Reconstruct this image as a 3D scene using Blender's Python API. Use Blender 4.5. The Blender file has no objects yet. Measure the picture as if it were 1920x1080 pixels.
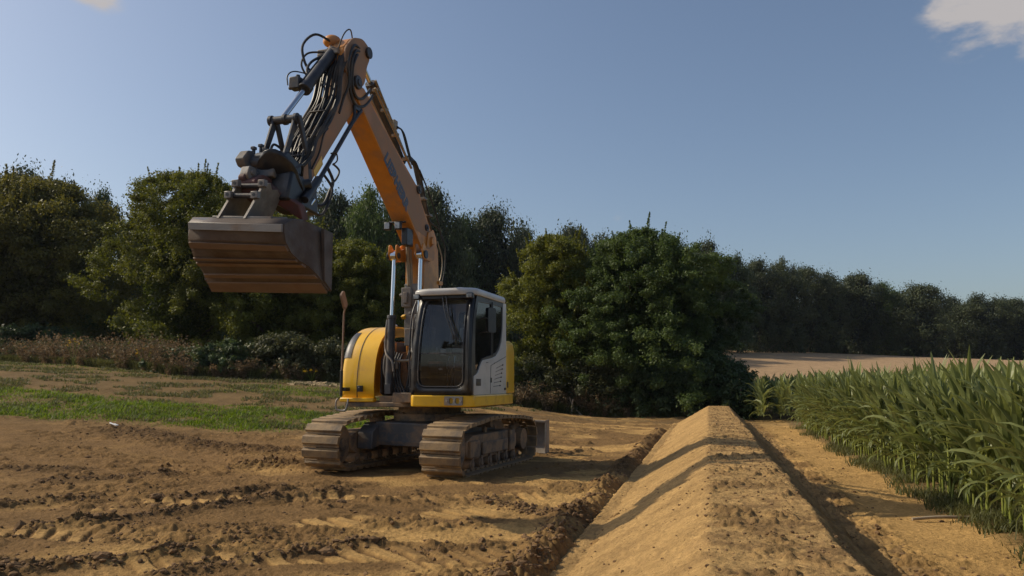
import bpy, bmesh, math, random
import numpy as np
from mathutils import Vector, Matrix
R = math.radians
scene = bpy.context.scene
COL = scene.collection
# ------------------------------------------------------------------ camera
CH = 1.45; FP = 1500.0; PITCH = math.atan(175 / 1500.0)
cam_d = bpy.data.cameras.new("camera"); cam = bpy.data.objects.new("camera", cam_d); COL.objects.link(cam)
cam.location = (0, 0, CH); cam.rotation_euler = (R(90) + PITCH, 0, 0)
cam_d.sensor_width = 36; cam_d.lens = 36 * FP / 1920; cam_d.clip_start = 0.1; cam_d.clip_end = 5000
scene.camera = cam
# ------------------------------------------------------------------ light
SUN_DIR = Vector((-0.978, 0.208, 0)).normalized(); SUN_EL = R(38.5)     # horizontal direction towards the sun
SUN_AZ = math.atan2(SUN_DIR.x, SUN_DIR.y)
sd = bpy.data.lights.new("sun", 'SUN'); so = bpy.data.objects.new("sun", sd); COL.objects.link(so)
sd.energy = 4.9; sd.angle = R(0.55); sd.color = (1.0, 0.87, 0.66)
tos = Vector((SUN_DIR.x * math.cos(SUN_EL), SUN_DIR.y * math.cos(SUN_EL), math.sin(SUN_EL)))
so.rotation_euler = tos.to_track_quat('Z', 'Y').to_euler(); so.location = (-30, 20, 40)
w = bpy.data.worlds.new("World"); scene.world = w; w.use_nodes = True
nt = w.node_tree; nt.nodes.clear()
wo = nt.nodes.new('ShaderNodeOutputWorld'); bg = nt.nodes.new('ShaderNodeBackground')
sky = nt.nodes.new('ShaderNodeTexSky'); sky.sky_type = 'NISHITA'; sky.sun_disc = False
sky.sun_elevation = SUN_EL; sky.sun_rotation = SUN_AZ; sky.altitude = 100
sky.air_density = 1.0; sky.dust_density = 2.3; sky.ozone_density = 1.6
bg.inputs['Strength'].default_value = 0.15
tc = nt.nodes.new('ShaderNodeTexCoord')
def wn(t, **k):
    n = nt.nodes.new(t)
    for a, b in k.items(): setattr(n, a, b)
    return n
def ray(px, py):
    v = Vector((0, math.cos(PITCH), math.sin(PITCH))) + Vector((1, 0, 0)) * ((px - 960) / FP) + Vector((0, -math.sin(PITCH), math.cos(PITCH))) * ((540 - py) / FP)
    return v
# clouds: soft patches of the sky itself, placed by direction
cn = wn('ShaderNodeTexNoise'); cn.inputs['Scale'].default_value = 11; cn.inputs['Detail'].default_value = 9; cn.inputs['Roughness'].default_value = 0.6
mp = wn('ShaderNodeMapping'); mp.inputs['Scale'].default_value = (1, 1, 2.2); mp.inputs['Rotation'].default_value = (0, R(12), 0)
nt.links.new(tc.outputs['Generated'], mp.inputs[0]); nt.links.new(mp.outputs[0], cn.inputs[0])
last = None
for (px, py, rad, amt) in [(1900, 14, 0.10, 1.3), (1830, 38, 0.055, 0.8), (1150, 412, 0.022, .30), (1020, 408, 0.03, .22), (185, -6, .035, .42), (1760, 508, .03, .14)]:
    d = ray(px, py).normalized()
    vs = wn('ShaderNodeVectorMath', operation='SUBTRACT'); vs.inputs[1].default_value = d
    nt.links.new(tc.outputs['Generated'], vs.inputs[0])
    vm = wn('ShaderNodeVectorMath', operation='MULTIPLY'); vm.inputs[1].default_value = (1, 1, 1.75)
    nt.links.new(vs.outputs[0], vm.inputs[0])
    vl = wn('ShaderNodeVectorMath', operation='LENGTH'); nt.links.new(vm.outputs[0], vl.inputs[0])
    mr = wn('ShaderNodeMapRange'); mr.inputs['From Min'].default_value = 0; mr.inputs['From Max'].default_value = rad
    mr.inputs['To Min'].default_value = amt; mr.inputs['To Max'].default_value = 0
    nt.links.new(vl.outputs['Value'], mr.inputs['Value'])
    if last is None: last = mr.outputs[0]
    else:
        mx = wn('ShaderNodeMath', operation='MAXIMUM'); nt.links.new(last, mx.inputs[0]); nt.links.new(mr.outputs[0], mx.inputs[1]); last = mx.outputs[0]
m1 = wn('ShaderNodeMapRange'); m1.inputs['From Min'].default_value = 0.30; m1.inputs['From Max'].default_value = 0.72; m1.inputs['To Min'].default_value = -0.85; m1.inputs['To Max'].default_value = 0.95
nt.links.new(cn.outputs[0], m1.inputs['Value'])
ad = wn('ShaderNodeMath', operation='ADD'); nt.links.new(last, ad.inputs[0]); nt.links.new(m1.outputs[0], ad.inputs[1])
mg = wn('ShaderNodeMath', operation='MULTIPLY'); mg.use_clamp = True
nt.links.new(ad.outputs[0], mg.inputs[0])
gate = wn('ShaderNodeMapRange'); gate.inputs['From Max'].default_value = 0.25; nt.links.new(last, gate.inputs['Value'])
nt.links.new(gate.outputs[0], mg.inputs[1])
cm = wn('ShaderNodeMapRange', interpolation_type='SMOOTHSTEP'); cm.inputs['From Max'].default_value = 1.0; cm.inputs['To Max'].default_value = 0.92
nt.links.new(mg.outputs[0], cm.inputs['Value'])
mix = wn('ShaderNodeMix', data_type='RGBA'); mix.inputs[7].default_value = (4.6, 4.3, 4.2, 1)
hsv = wn('ShaderNodeHueSaturation'); hsv.inputs['Saturation'].default_value = .97; nt.links.new(sky.outputs[0], hsv.inputs['Color'])
nt.links.new(cm.outputs[0], mix.inputs[0]); nt.links.new(hsv.outputs[0], mix.inputs[6])
nt.links.new(mix.outputs[2], bg.inputs[0]); nt.links.new(bg.outputs[0], wo.inputs[0])
vs_ = scene.view_settings; vs_.view_transform = 'Standard'; vs_.look = 'None'; vs_.gamma = 1; vs_.exposure = -0.42
scene.render.engine = 'CYCLES'

# ------------------------------------------------------------------ numpy noise
_rng = np.random.default_rng(7)
PERM = _rng.permutation(512).astype(np.int64); GA = _rng.random(512) * 2 * np.pi
GX, GY = np.cos(GA), np.sin(GA)
def pn(x, y, seed=0):
    x = np.asarray(x, float) + seed * 17.31; y = np.asarray(y, float) + seed * 9.77
    xi = np.floor(x).astype(np.int64); yi = np.floor(y).astype(np.int64); xf = x - xi; yf = y - yi
    u = xf * xf * xf * (xf * (xf * 6 - 15) + 10); v = yf * yf * yf * (yf * (yf * 6 - 15) + 10)
    def g(i, j, fx, fy):
        h = PERM[(PERM[i & 511] + j) & 511]; return GX[h] * fx + GY[h] * fy
    a = g(xi, yi, xf, yf); b = g(xi + 1, yi, xf - 1, yf); c = g(xi, yi + 1, xf, yf - 1); d = g(xi + 1, yi + 1, xf - 1, yf - 1)
    return (a + u * (b - a)) + v * ((c + u * (d - c)) - (a + u * (b - a)))
def fbm(x, y, o=4, seed=0, rough=.5):
    r = 0; a = 1
    for i in range(o):
        r = r + a * pn(x * 2 ** i, y * 2 ** i, seed + i); a *= rough
    return r
def ss(t): t = np.clip(t, 0, 1); return t * t * (3 - 2 * t)

# ------------------------------------------------------------------ terrain
CT, ST = math.cos(R(13.67)), math.sin(R(13.67))
def uv(x, y): return CT * x - ST * y, ST * x + CT * y
def xy(u, v): return CT * u + ST * v, -ST * u + CT * v
def base(x, y):
    x = np.asarray(x, float); y = np.asarray(y, float)
    a = 1.5 * ss((y - 14) / 20) * ss((4.5 - x) / 12)
    b = .045 * np.clip(-(x + 6), 0, 40) * ss(y / 12)
    c = 6.5 * ss((y - 40) / 85) * (1 - .35 * ss((x - 10) / 80)) + 5.5 * ss((y - 126) / 35)
    return a + b + c
def lane(x, y, cx, cy, ang, L, W, pitch, slant=0.0):
    """caterpillar print: returns bar height 0..1 inside a lane, and its mask"""
    ca, sa = math.cos(R(ang)), math.sin(R(ang))
    a = (x - cx) * ca + (y - cy) * sa; b = -(x - cx) * sa + (y - cy) * ca
    m = ss((L / 2 - np.abs(a)) / .15) * ss((W / 2 - np.abs(b)) / .05)
    ph = (a + slant * b) / pitch + .25 * pn(a * 1.3, b * 1.3, 31)
    t = np.abs((ph % 1.0) - .5) * 2
    return ss((t - .25) / .22), m
LANES = [(-1.45, 8.6, 25, 3.0, .62, .26, .35), (-2.0, 6.75, 12, 2.6, .62, .24, .5), (-3.7, 9.9, 20, 2.6, .6, .2, .2), (-1.2, 10.2, 8, 3.4, .62, .2, .1),
         (.1, 7.0, 20, 2.2, .6, .17, .15), (-.6, 5.4, 5, 2.4, .6, .17, .1), (1.0, 12.8, 40, 4.0, .6, .2, .1), (2.6, 18, 60, 7.0, .6, .25, .1), (-4.6, 7.6, 8, 3.0, .6, .19, .15)]
RIDGES = [((-4.6, 8.0), (-2.2, 10.6), .07, .16), ((-3.0, 10.7), (-4.3, 10.1), .06, .14), ((-6.5, 9.2), (-5.2, 10.2), .06, .15), ((-5.2, 12.3), (-6.6, 11.6), .05, .2),
          ((-4.4, 13.4), (-3.2, 13.7), .12, .3), ((-7.0, 13.0), (-9.0, 12.4), .06, .3), ((-4.0, 6.1), (-2.8, 6.9), .06, .14), ((-2.6, 6.2), (-1.2, 7.4), .05, .12), ((-5.0, 6.4), (-4.2, 6.6), .06, .12),
          ((-9.0, 18.5), (-4.5, 15.8), .07, .5), ((-.4, 9.9), (.7, 8.6), .03, .14)]
def detail(x, y):
    """rough soil relief on the base terrain; also returns masks for the colour"""
    u, v = uv(x, y)
    d = np.sqrt(x * x + y * y)
    rough = 1.0 - .25 * ss((y - 18) / 10)
    pad = 1 - ss((1.9 - np.hypot((x + 1.4) / 1.15, (y - 14.1) / 1.25)) / .6)      # pressed flat under the machine
    path = ss((u - 1.5) / .25)
    amp = rough * (1 - .5 * path) * (.4 + .6 * pad)
    turb = np.abs(fbm(x * 1.9, y * 2.6, 5, 3, .58))
    patch = ss((fbm(x * .55, y * .8, 4, 11) + .06) / .25)                          # 1 = broken soil, 0 = pressed flat sand
    z = .05 * fbm(x * .35, y * .35, 3, 1) + amp * (.016 * fbm(x * 3, y * 4, 5, 21, .62) + .016 * np.abs(fbm(x * 12, y * 12, 4, 25, .7)) * (d < 20) + patch * (.10 * turb))
    clod = np.clip(fbm(x * 9, y * 9, 3, 41, .65) - .12, 0, 1)
    z = z + amp * (.15 + .85 * patch) * .06 * clod * np.exp(-d / 45)
    z = z + .03 * fbm(x * 1.1 + y * .2, y * 5.0, 3, 51) * amp * (1 - patch) * .6 # drag streaks
    flat = np.zeros_like(x)
    for (cx, cy, ang, L, W, p, sl) in LANES:
        bar, m = lane(x, y, cx, cy, ang, L, W, p, sl)
        brk = ss((fbm(x * 1.3, y * 1.3, 3, 61) + .28) / .22)
        m = m * brk
        z = z * (1 - .75 * m) + m * (.030 * bar - .018 + .006 * fbm(x * 14, y * 14, 2, 71))
        flat = np.maximum(flat, m * bar)
    rid = np.zeros_like(x)
    for (a, b, h, wd) in RIDGES:
        ax, ay = a; bx, by = b; L2 = (bx - ax) ** 2 + (by - ay) ** 2
        t = np.clip(((x - ax) * (bx - ax) + (y - ay) * (by - ay)) / L2, 0, 1)
        dist = np.hypot(x - ax - t * (bx - ax), y - ay - t * (by - ay)) + .10 * fbm(x * 2.2, y * 2.2, 3, 81)
        g = np.exp(-(dist / wd) ** 2); rid = np.maximum(rid, g)
        z = z + g * h * (.75 + 1.1 * np.abs(fbm(x * 4, y * 4, 3, 91, .5)) + .9 * np.clip(fbm(x * 11, y * 11, 3, 95, .6), 0, 1))
    # furrow and crumbly lip along the left toe of the bank
    wob = .10 * fbm(v * .6, u * 0, 3, 101)
    ext = ss((27 - v) / 4)
    f1 = np.exp(-((u + 1.14 + wob) / .12) ** 2) * ext; f2 = np.exp(-((u + 1.42 + wob) / .17) ** 2) * ext
    nf = np.exp(-np.clip(v - 5, 0, 99) / 22)
    z = z - .10 * f1 + f2 * nf * (.07 + .16 * np.abs(fbm(u * 5, v * 4, 3, 111, .6)))
    rid = np.maximum(rid, .7 * f2); flat = flat * (1 - f2)
    # right toe: two shallow wheel lines and loose soil
    f3 = np.exp(-((u - 1.62) / .13) ** 2) * ext
    z = z + f3 * .07 * np.abs(fbm(u * 6, v * 5, 3, 121))
    cornbed = ss((u - 2.35) / .4)
    z = z + .04 * cornbed
    return z, patch, flat, rid, path, clod
def ground_z(x, y):
    x = np.atleast_1d(np.asarray(x, float)); y = np.atleast_1d(np.asarray(y, float))
    return base(x, y) + detail(x, y)[0] * np.where(y > 45, .3, 1.0)
def gz(x, y): return float(ground_z(x, y)[0])
def at(px, Y, py=None):
    """a point in the world at depth Y seen at photo column px (and row py)"""
    d = ray(px, py if py is not None else 700); p = d * (Y / d.y); return p.x, Y, CH + p.z

# ------------------------------------------------------------------ materials
MATS = {}
def newmat(name):
    m = bpy.data.materials.new(name); m.use_nodes = True; MATS[name] = m
    return m, m.node_tree, m.node_tree.nodes['Principled BSDF']
def nd(t, ty, **k):
    n = t.nodes.new(ty)
    for a, b in k.items(): setattr(n, a, b)
    return n
def surf(name, c1, c2=None, scale=6, rough=.5, metal=0, dirt=None, dirt_amt=.0, dscale=3, bump=.0, bscale=40, coat=0, lo=.4, hi=.65, streak=None, detail_=6, flk=None):
    """painted / worn surface: two tones of noise plus patches of dirt"""
    m, t, p = newmat(name)
    tcn = nd(t, 'ShaderNodeTexCoord'); co = tcn.outputs['Object']
    if streak:
        mpn = nd(t, 'ShaderNodeMapping'); mpn.inputs['Scale'].default_value = streak; t.links.new(co, mpn.inputs[0]); co2 = mpn.outputs[0]
    else: co2 = co
    n = nd(t, 'ShaderNodeTexNoise'); n.inputs['Scale'].default_value = scale; n.inputs['Detail'].default_value = detail_; n.inputs['Roughness'].default_value = .6
    t.links.new(co2, n.inputs[0])
    mr = nd(t, 'ShaderNodeMapRange'); mr.inputs['From Min'].default_value = lo; mr.inputs['From Max'].default_value = hi; t.links.new(n.outputs[0], mr.inputs['Value'])
    mx = nd(t, 'ShaderNodeMix', data_type='RGBA'); mx.inputs[6].default_value = (*c1, 1); mx.inputs[7].default_value = (*(c2 or c1), 1)
    t.links.new(mr.outputs[0], mx.inputs[0]); out = mx.outputs[2]
    rr = None
    if dirt:
        n2 = nd(t, 'ShaderNodeTexNoise'); n2.inputs['Scale'].default_value = dscale; n2.inputs['Detail'].default_value = 8; n2.inputs['Roughness'].default_value = .65
        t.links.new(co, n2.inputs[0])
        r2 = nd(t, 'ShaderNodeMapRange'); r2.inputs['From Min'].default_value = .62 - dirt_amt * .4; r2.inputs['From Max'].default_value = .8 - dirt_amt * .4; r2.inputs['To Max'].default_value = min(1, .5 + dirt_amt * .6)
        t.links.new(n2.outputs[0], r2.inputs['Value'])
        m2 = nd(t, 'ShaderNodeMix', data_type='RGBA'); m2.inputs[7].default_value = (*dirt, 1)
        t.links.new(out, m2.inputs[6]); t.links.new(r2.outputs[0], m2.inputs[0]); out = m2.outputs[2]
        rr = nd(t, 'ShaderNodeMapRange'); rr.inputs['To Min'].default_value = rough; rr.inputs['To Max'].default_value = .85
        t.links.new(r2.outputs[0], rr.inputs['Value'])
    t.links.new(out, p.inputs['Base Color'])
    p.inputs['Roughness'].default_value = rough; p.inputs['Metallic'].default_value = metal
    if rr: t.links.new(rr.outputs[0], p.inputs['Roughness'])
    if coat: p.inputs['Coat Weight'].default_value = coat
    if bump:
        n3 = nd(t, 'ShaderNodeTexNoise'); n3.inputs['Scale'].default_value = bscale; n3.inputs['Detail'].default_value = 5; t.links.new(co, n3.inputs[0])
        b = nd(t, 'ShaderNodeBump'); b.inputs['Strength'].default_value = bump; b.inputs['Distance'].default_value = .01
        t.links.new(n3.outputs[0], b.inputs['Height']); t.links.new(b.outputs[0], p.inputs['Normal'])
    return m
DUST = (.34, .22, .12)
M_yel = surf('yellow_paint', (.82, .48, .016), (.76, .43, .014), 3, .32, dirt=(.5, .27, .07), dirt_amt=.15, coat=.3)
M_ora = surf('shaded_boom_paint', (.62, .245, .026), (.52, .20, .025), 4, .42, dirt=(.34, .19, .11), dirt_amt=.45, dscale=2.2, bump=.05, coat=.15)  # machine yellow toned to orange: shade and ground bounce put into the colour
M_dor = surf('dusty_sheen_paint', (.42, .19, .065), (.36, .175, .085), 3, .5, dirt=(.33, .21, .14), dirt_amt=.7, dscale=2)  # dust, plus the shaded side's sky sheen painted into the colour
M_whi = surf('white_paint', (.52, .51, .49), (.46, .45, .43), 3, .4, dirt=(.42, .36, .28), dirt_amt=.1, coat=.2)
M_blk = surf('black_paint', (.012, .012, .014), (.02, .02, .022), 5, .35, dirt=(.09, .07, .05), dirt_amt=.2)
M_gry = surf('grey_steel', (.035, .037, .044), (.06, .06, .066), 5, .45, .2, dirt=(.15, .11, .075), dirt_amt=.25, bump=.15)
M_mid = surf('mid_grey_steel', (.16, .16, .16), (.22, .21, .20), 5, .5, .1, dirt=(.25, .17, .10), dirt_amt=.4, bump=.15)
M_und = surf('undercarriage_steel', (.07, .065, .06), (.11, .09, .07), 6, .65, 0, dirt=DUST, dirt_amt=.55, dscale=4, bump=.3)
M_trk = surf('track_steel', (.27, .175, .080), (.15, .10, .055), 6, .7, 0, dirt=(.10, .085, .07), dirt_amt=.25, dscale=7, bump=.5, bscale=30)
M_frm = surf('frame_blue_grey', (.07, .078, .088), (.10, .105, .11), 4, .6, dirt=DUST, dirt_amt=.35, bump=.1)
M_hos = surf('rubber_hose', (.012, .012, .013), (.022, .021, .02), 8, .5, dirt=(.12, .09, .06), dirt_amt=.3)
M_chr = surf('chrome_rod', (.62, .64, .66), None, 3, .15, 1)
M_pip = surf('brass_pipe', (.30, .24, .16), (.22, .19, .14), 9, .45, .4, dirt=DUST, dirt_amt=.3)
M_rust = surf('rusty_post', (.20, .13, .085), (.26, .18, .12), 9, .6, .1, bump=.2)
M_bkt = surf('bucket_rust_steel', (.105, .078, .060), (.075, .058, .048), 2.2, .55, .1, dirt=(.075, .05, .04), dirt_amt=.5, dscale=2.5, bump=.25, streak=(.6, 3, 3))
M_rib = surf('bucket_rib_steel', (.165, .108, .072), (.125, .082, .058), 3, .5, .1, dirt=(.15, .08, .045), dirt_amt=.25, bump=.2, streak=(.6, 3, 3))
M_bkg = surf('bucket_grey_steel', (.145, .130, .118), (.21, .19, .17), 3, .45, .2, dirt=(.17, .11, .07), dirt_amt=.3, bump=.15, streak=(.5, 3, 3))
M_red = surf('red_paint', (.15, .04, .03), (.10, .03, .025), 6, .5, dirt=(.10, .06, .05), dirt_amt=.5)
M_ltr = surf('blue_black_lettering', (.03, .035, .06), None, 3, .4)
M_sea = surf('seat_cloth', (.13, .14, .17), (.09, .09, .11), 20, .9)
M_int = surf('light_interior_plastic', (.32, .33, .34), (.25, .26, .27), 6, .6)
M_orl = surf('orange_lamp_plastic', (.8, .22, .01), None, 3, .3)
M_lens = surf('lamp_lens', (.35, .36, .36), (.2, .2, .2), 30, .15, .3)
M_pale = surf('pale_litter', (.75, .76, .78), None, 3, .5)
M_dead = surf('dead_wood', (.38, .31, .22), (.27, .21, .15), 9, .9)
M_bark = surf('bark', (.075, .055, .04), (.13, .10, .075), 8, .95, bump=.6, bscale=12)
def glassmat(name, tint, refl=.07):
    m, t, p = newmat(name); t.nodes.remove(p); o = t.nodes['Material Output']
    tr = nd(t, 'ShaderNodeBsdfTransparent'); tr.inputs[0].default_value = (*tint, 1)
    gl = nd(t, 'ShaderNodeBsdfGlossy'); gl.inputs['Roughness'].default_value = .03
    fr = nd(t, 'ShaderNodeFresnel'); fr.inputs[0].default_value = 1.5
    ad = nd(t, 'ShaderNodeMath', operation='ADD'); ad.inputs[1].default_value = refl; t.links.new(fr.outputs[0], ad.inputs[0])
    n = nd(t, 'ShaderNodeTexNoise'); n.inputs['Scale'].default_value = 2.5; n.inputs['Detail'].default_value = 7
    co = nd(t, 'ShaderNodeTexCoord'); t.links.new(co.outputs['Object'], n.inputs[0])
    df = nd(t, 'ShaderNodeBsdfDiffuse'); df.inputs[0].default_value = (.35, .33, .30, 1)
    r2 = nd(t, 'ShaderNodeMapRange'); r2.inputs['From Min'].default_value = .4; r2.inputs['From Max'].default_value = .8; r2.inputs['To Min'].default_value = .01; r2.inputs['To Max'].default_value = .09
    t.links.new(n.outputs[0], r2.inputs['Value'])
    mx = nd(t, 'ShaderNodeMixShader'); t.links.new(ad.outputs[0], mx.inputs[0]); t.links.new(tr.outputs[0], mx.inputs[1]); t.links.new(gl.outputs[0], mx.inputs[2])
    m2 = nd(t, 'ShaderNodeMixShader'); t.links.new(r2.outputs[0], m2.inputs[0]); t.links.new(mx.outputs[0], m2.inputs[1]); t.links.new(df.outputs[0], m2.inputs[2])
    t.links.new(m2.outputs[0], o.inputs[0]); return m
M_gls = glassmat('windscreen_glass', (.90, .93, .94), .03)
M_gls2 = glassmat('side_glass', (.42, .47, .48), .02)

def foliage(name, dark, light, trans=.35, rough=.55, spec=.25):
    m, t, p = newmat(name); o = t.nodes['Material Output']
    a = nd(t, 'ShaderNodeAttribute', attribute_name='tint'); oi = nd(t, 'ShaderNodeObjectInfo')
    mr = nd(t, 'ShaderNodeMapRange'); mr.inputs['To Min'].default_value = -.12; mr.inputs['To Max'].default_value = .12; t.links.new(oi.outputs['Random'], mr.inputs['Value'])
    ad = nd(t, 'ShaderNodeMath', operation='ADD'); ad.use_clamp = True; t.links.new(a.outputs['Fac'], ad.inputs[0]); t.links.new(mr.outputs[0], ad.inputs[1])
    mx = nd(t, 'ShaderNodeMix', data_type='RGBA'); mx.inputs[6].default_value = (*dark, 1); mx.inputs[7].default_value = (*light, 1); t.links.new(ad.outputs[0], mx.inputs[0])
    t.links.new(mx.outputs[2], p.inputs['Base Color']); p.inputs['Roughness'].default_value = rough; p.inputs['Specular IOR Level'].default_value = spec
    tr = nd(t, 'ShaderNodeBsdfTranslucent'); hs = nd(t, 'ShaderNodeHueSaturation'); hs.inputs['Value'].default_value = 1.5; hs.inputs['Saturation'].default_value = 1.15; hs.inputs['Hue'].default_value = .485
    t.links.new(mx.outputs[2], hs.inputs['Color']); t.links.new(hs.outputs[0], tr.inputs[0])
    ms = nd(t, 'ShaderNodeMixShader'); ms.inputs[0].default_value = trans; t.links.new(p.outputs[0], ms.inputs[1]); t.links.new(tr.outputs[0], ms.inputs[2]); t.links.new(ms.outputs[0], o.inputs[0])
    return m
F_olive = foliage('olive_leaves', (.044, .062, .013), (.185, .195, .036))
F_green = foliage('green_leaves', (.030, .056, .018), (.110, .155, .044))
F_deep = foliage('deep_green_leaves', (.022, .040, .020), (.080, .115, .042), .25)
F_autumn = foliage('bronze_green_leaves', (.045, .056, .016), (.175, .165, .038))
F_blue = foliage('far_green_leaves', (.011, .020, .017), (.085, .104, .044), .25)
F_bracken = foliage('dry_bracken', (.090, .066, .034), (.27, .200, .115), .25, .8)
F_bramble = foliage('bramble_leaves', (.030, .038, .018), (.10, .105, .045), .25)
F_grass = foliage('grass', (.060, .105, .014), (.165, .235, .040), .4)
F_weed = foliage('verge_grass', (.060, .068, .024), (.150, .155, .062), .35)
F_straw = foliage('straw', (.30, .22, .12), (.48, .37, .22), .2, .8)
F_flow = foliage('yellow_blossom', (.55, .36, .01), (.75, .5, .02), .3)
F_corn = foliage('maize_leaves', (.048, .074, .020), (.225, .250, .088), .32, .42, .35)
F_stalk = foliage('maize_stalk', (.16, .20, .035), (.30, .30, .07), .15, .5)

# soil
def soilmat(name, attr=True, c=(.4, .26, .13), bumpd=.045):
    m, t, p = newmat(name)
    g = nd(t, 'ShaderNodeNewGeometry'); co = g.outputs['Position']
    n = nd(t, 'ShaderNodeTexNoise'); n.inputs['Scale'].default_value = 1.6; n.inputs['Detail'].default_value = 10; n.inputs['Roughness'].default_value = .68; t.links.new(co, n.inputs[0])
    n2 = nd(t, 'ShaderNodeTexNoise'); n2.inputs['Scale'].default_value = 26; n2.inputs['Detail'].default_value = 6; n2.inputs['Roughness'].default_value = .7; t.links.new(co, n2.inputs[0])
    r1 = nd(t, 'ShaderNodeMapRange'); r1.inputs['From Min'].default_value = .3; r1.inputs['From Max'].default_value = .7; r1.inputs['To Min'].default_value = .78; r1.inputs['To Max'].default_value = 1.2; t.links.new(n.outputs[0], r1.inputs['Value'])
    r2 = nd(t, 'ShaderNodeMapRange'); r2.inputs['From Min'].default_value = .3; r2.inputs['From Max'].default_value = .7; r2.inputs['To Min'].default_value = .72; r2.inputs['To Max'].default_value = 1.22; t.links.new(n2.outputs[0], r2.inputs['Value'])
    mm = nd(t, 'ShaderNodeMath', operation='MULTIPLY'); t.links.new(r1.outputs[0], mm.inputs[0]); t.links.new(r2.outputs[0], mm.inputs[1])
    vm = nd(t, 'ShaderNodeVectorMath', operation='SCALE'); t.links.new(mm.outputs[0], vm.inputs['Scale'])
    if attr:
        a = nd(t, 'ShaderNodeAttribute', attribute_name='soil'); t.links.new(a.outputs['Color'], vm.inputs[0])
    else: vm.inputs[0].default_value = c
    t.links.new(vm.outputs[0], p.inputs['Base Color']); p.inputs['Roughness'].default_value = .95; p.inputs['Specular IOR Level'].default_value = .1
    n3 = nd(t, 'ShaderNodeTexNoise'); n3.inputs['Scale'].default_value = 16; n3.inputs['Detail'].default_value = 9; n3.inputs['Roughness'].default_value = .7; t.links.new(co, n3.inputs[0])
    b = nd(t, 'ShaderNodeBump'); b.inputs['Strength'].default_value = .9; b.inputs['Distance'].default_value = bumpd; t.links.new(n3.outputs[0], b.inputs['Height']); t.links.new(b.outputs[0], p.inputs['Normal'])
    return m
M_soil = soilmat('soil'); M_bank = soilmat('bank_soil', bumpd=.035); M_clod = soilmat('clod_soil', False, (.190, .118, .062), .01)
M_field = soilmat('stubble', False, (.42, .285, .165), .08)

# ------------------------------------------------------------------ helpers
def tag(o, label=None, cat=None, group=None, kind=None):
    if label: o['label'] = label
    if cat: o['category'] = cat
    if group: o['group'] = group
    if kind: o['kind'] = kind
    return o
def link(o, parent=None):
    COL.objects.link(o)
    if parent is not None: o.parent = parent
    return o
def empty(name, loc=(0, 0, 0), rz=0, parent=None):
    o = bpy.data.objects.new(name, None); o.location = loc; o.rotation_euler = (0, 0, rz); o.empty_display_size = .2
    return link(o, parent)
def npmesh(name, V, F, mat, parent=None, smooth=False, tint=None, colour=None):
    """numpy verts (N,3), faces (M,4) or (M,3) -> object"""
    me = bpy.data.meshes.new(name); V = np.asarray(V, np.float32); F = np.asarray(F, np.int32); k = F.shape[1]
    me.vertices.add(len(V)); me.vertices.foreach_set('co', V.ravel())
    me.loops.add(F.size); me.loops.foreach_set('vertex_index', F.ravel())
    me.polygons.add(len(F)); me.polygons.foreach_set('loop_start', np.arange(len(F), dtype=np.int32) * k)
    me.polygons.foreach_set('loop_total', np.full(len(F), k, np.int32))
    me.polygons.foreach_set('use_smooth', np.full(len(F), smooth, bool))
    me.update(calc_edges=True)
    if tint is not None:
        a = me.attributes.new('tint', 'FLOAT', 'POINT'); a.data.foreach_set('value', np.asarray(tint, np.float32))
    if colour is not None:
        a = me.attributes.new('soil', 'FLOAT_COLOR', 'POINT'); c = np.ones((len(V), 4), np.float32); c[:, :3] = colour; a.data.foreach_set('color', c.ravel())
    me.materials.append(mat)
    return link(bpy.data.objects.new(name, me), parent)
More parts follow.
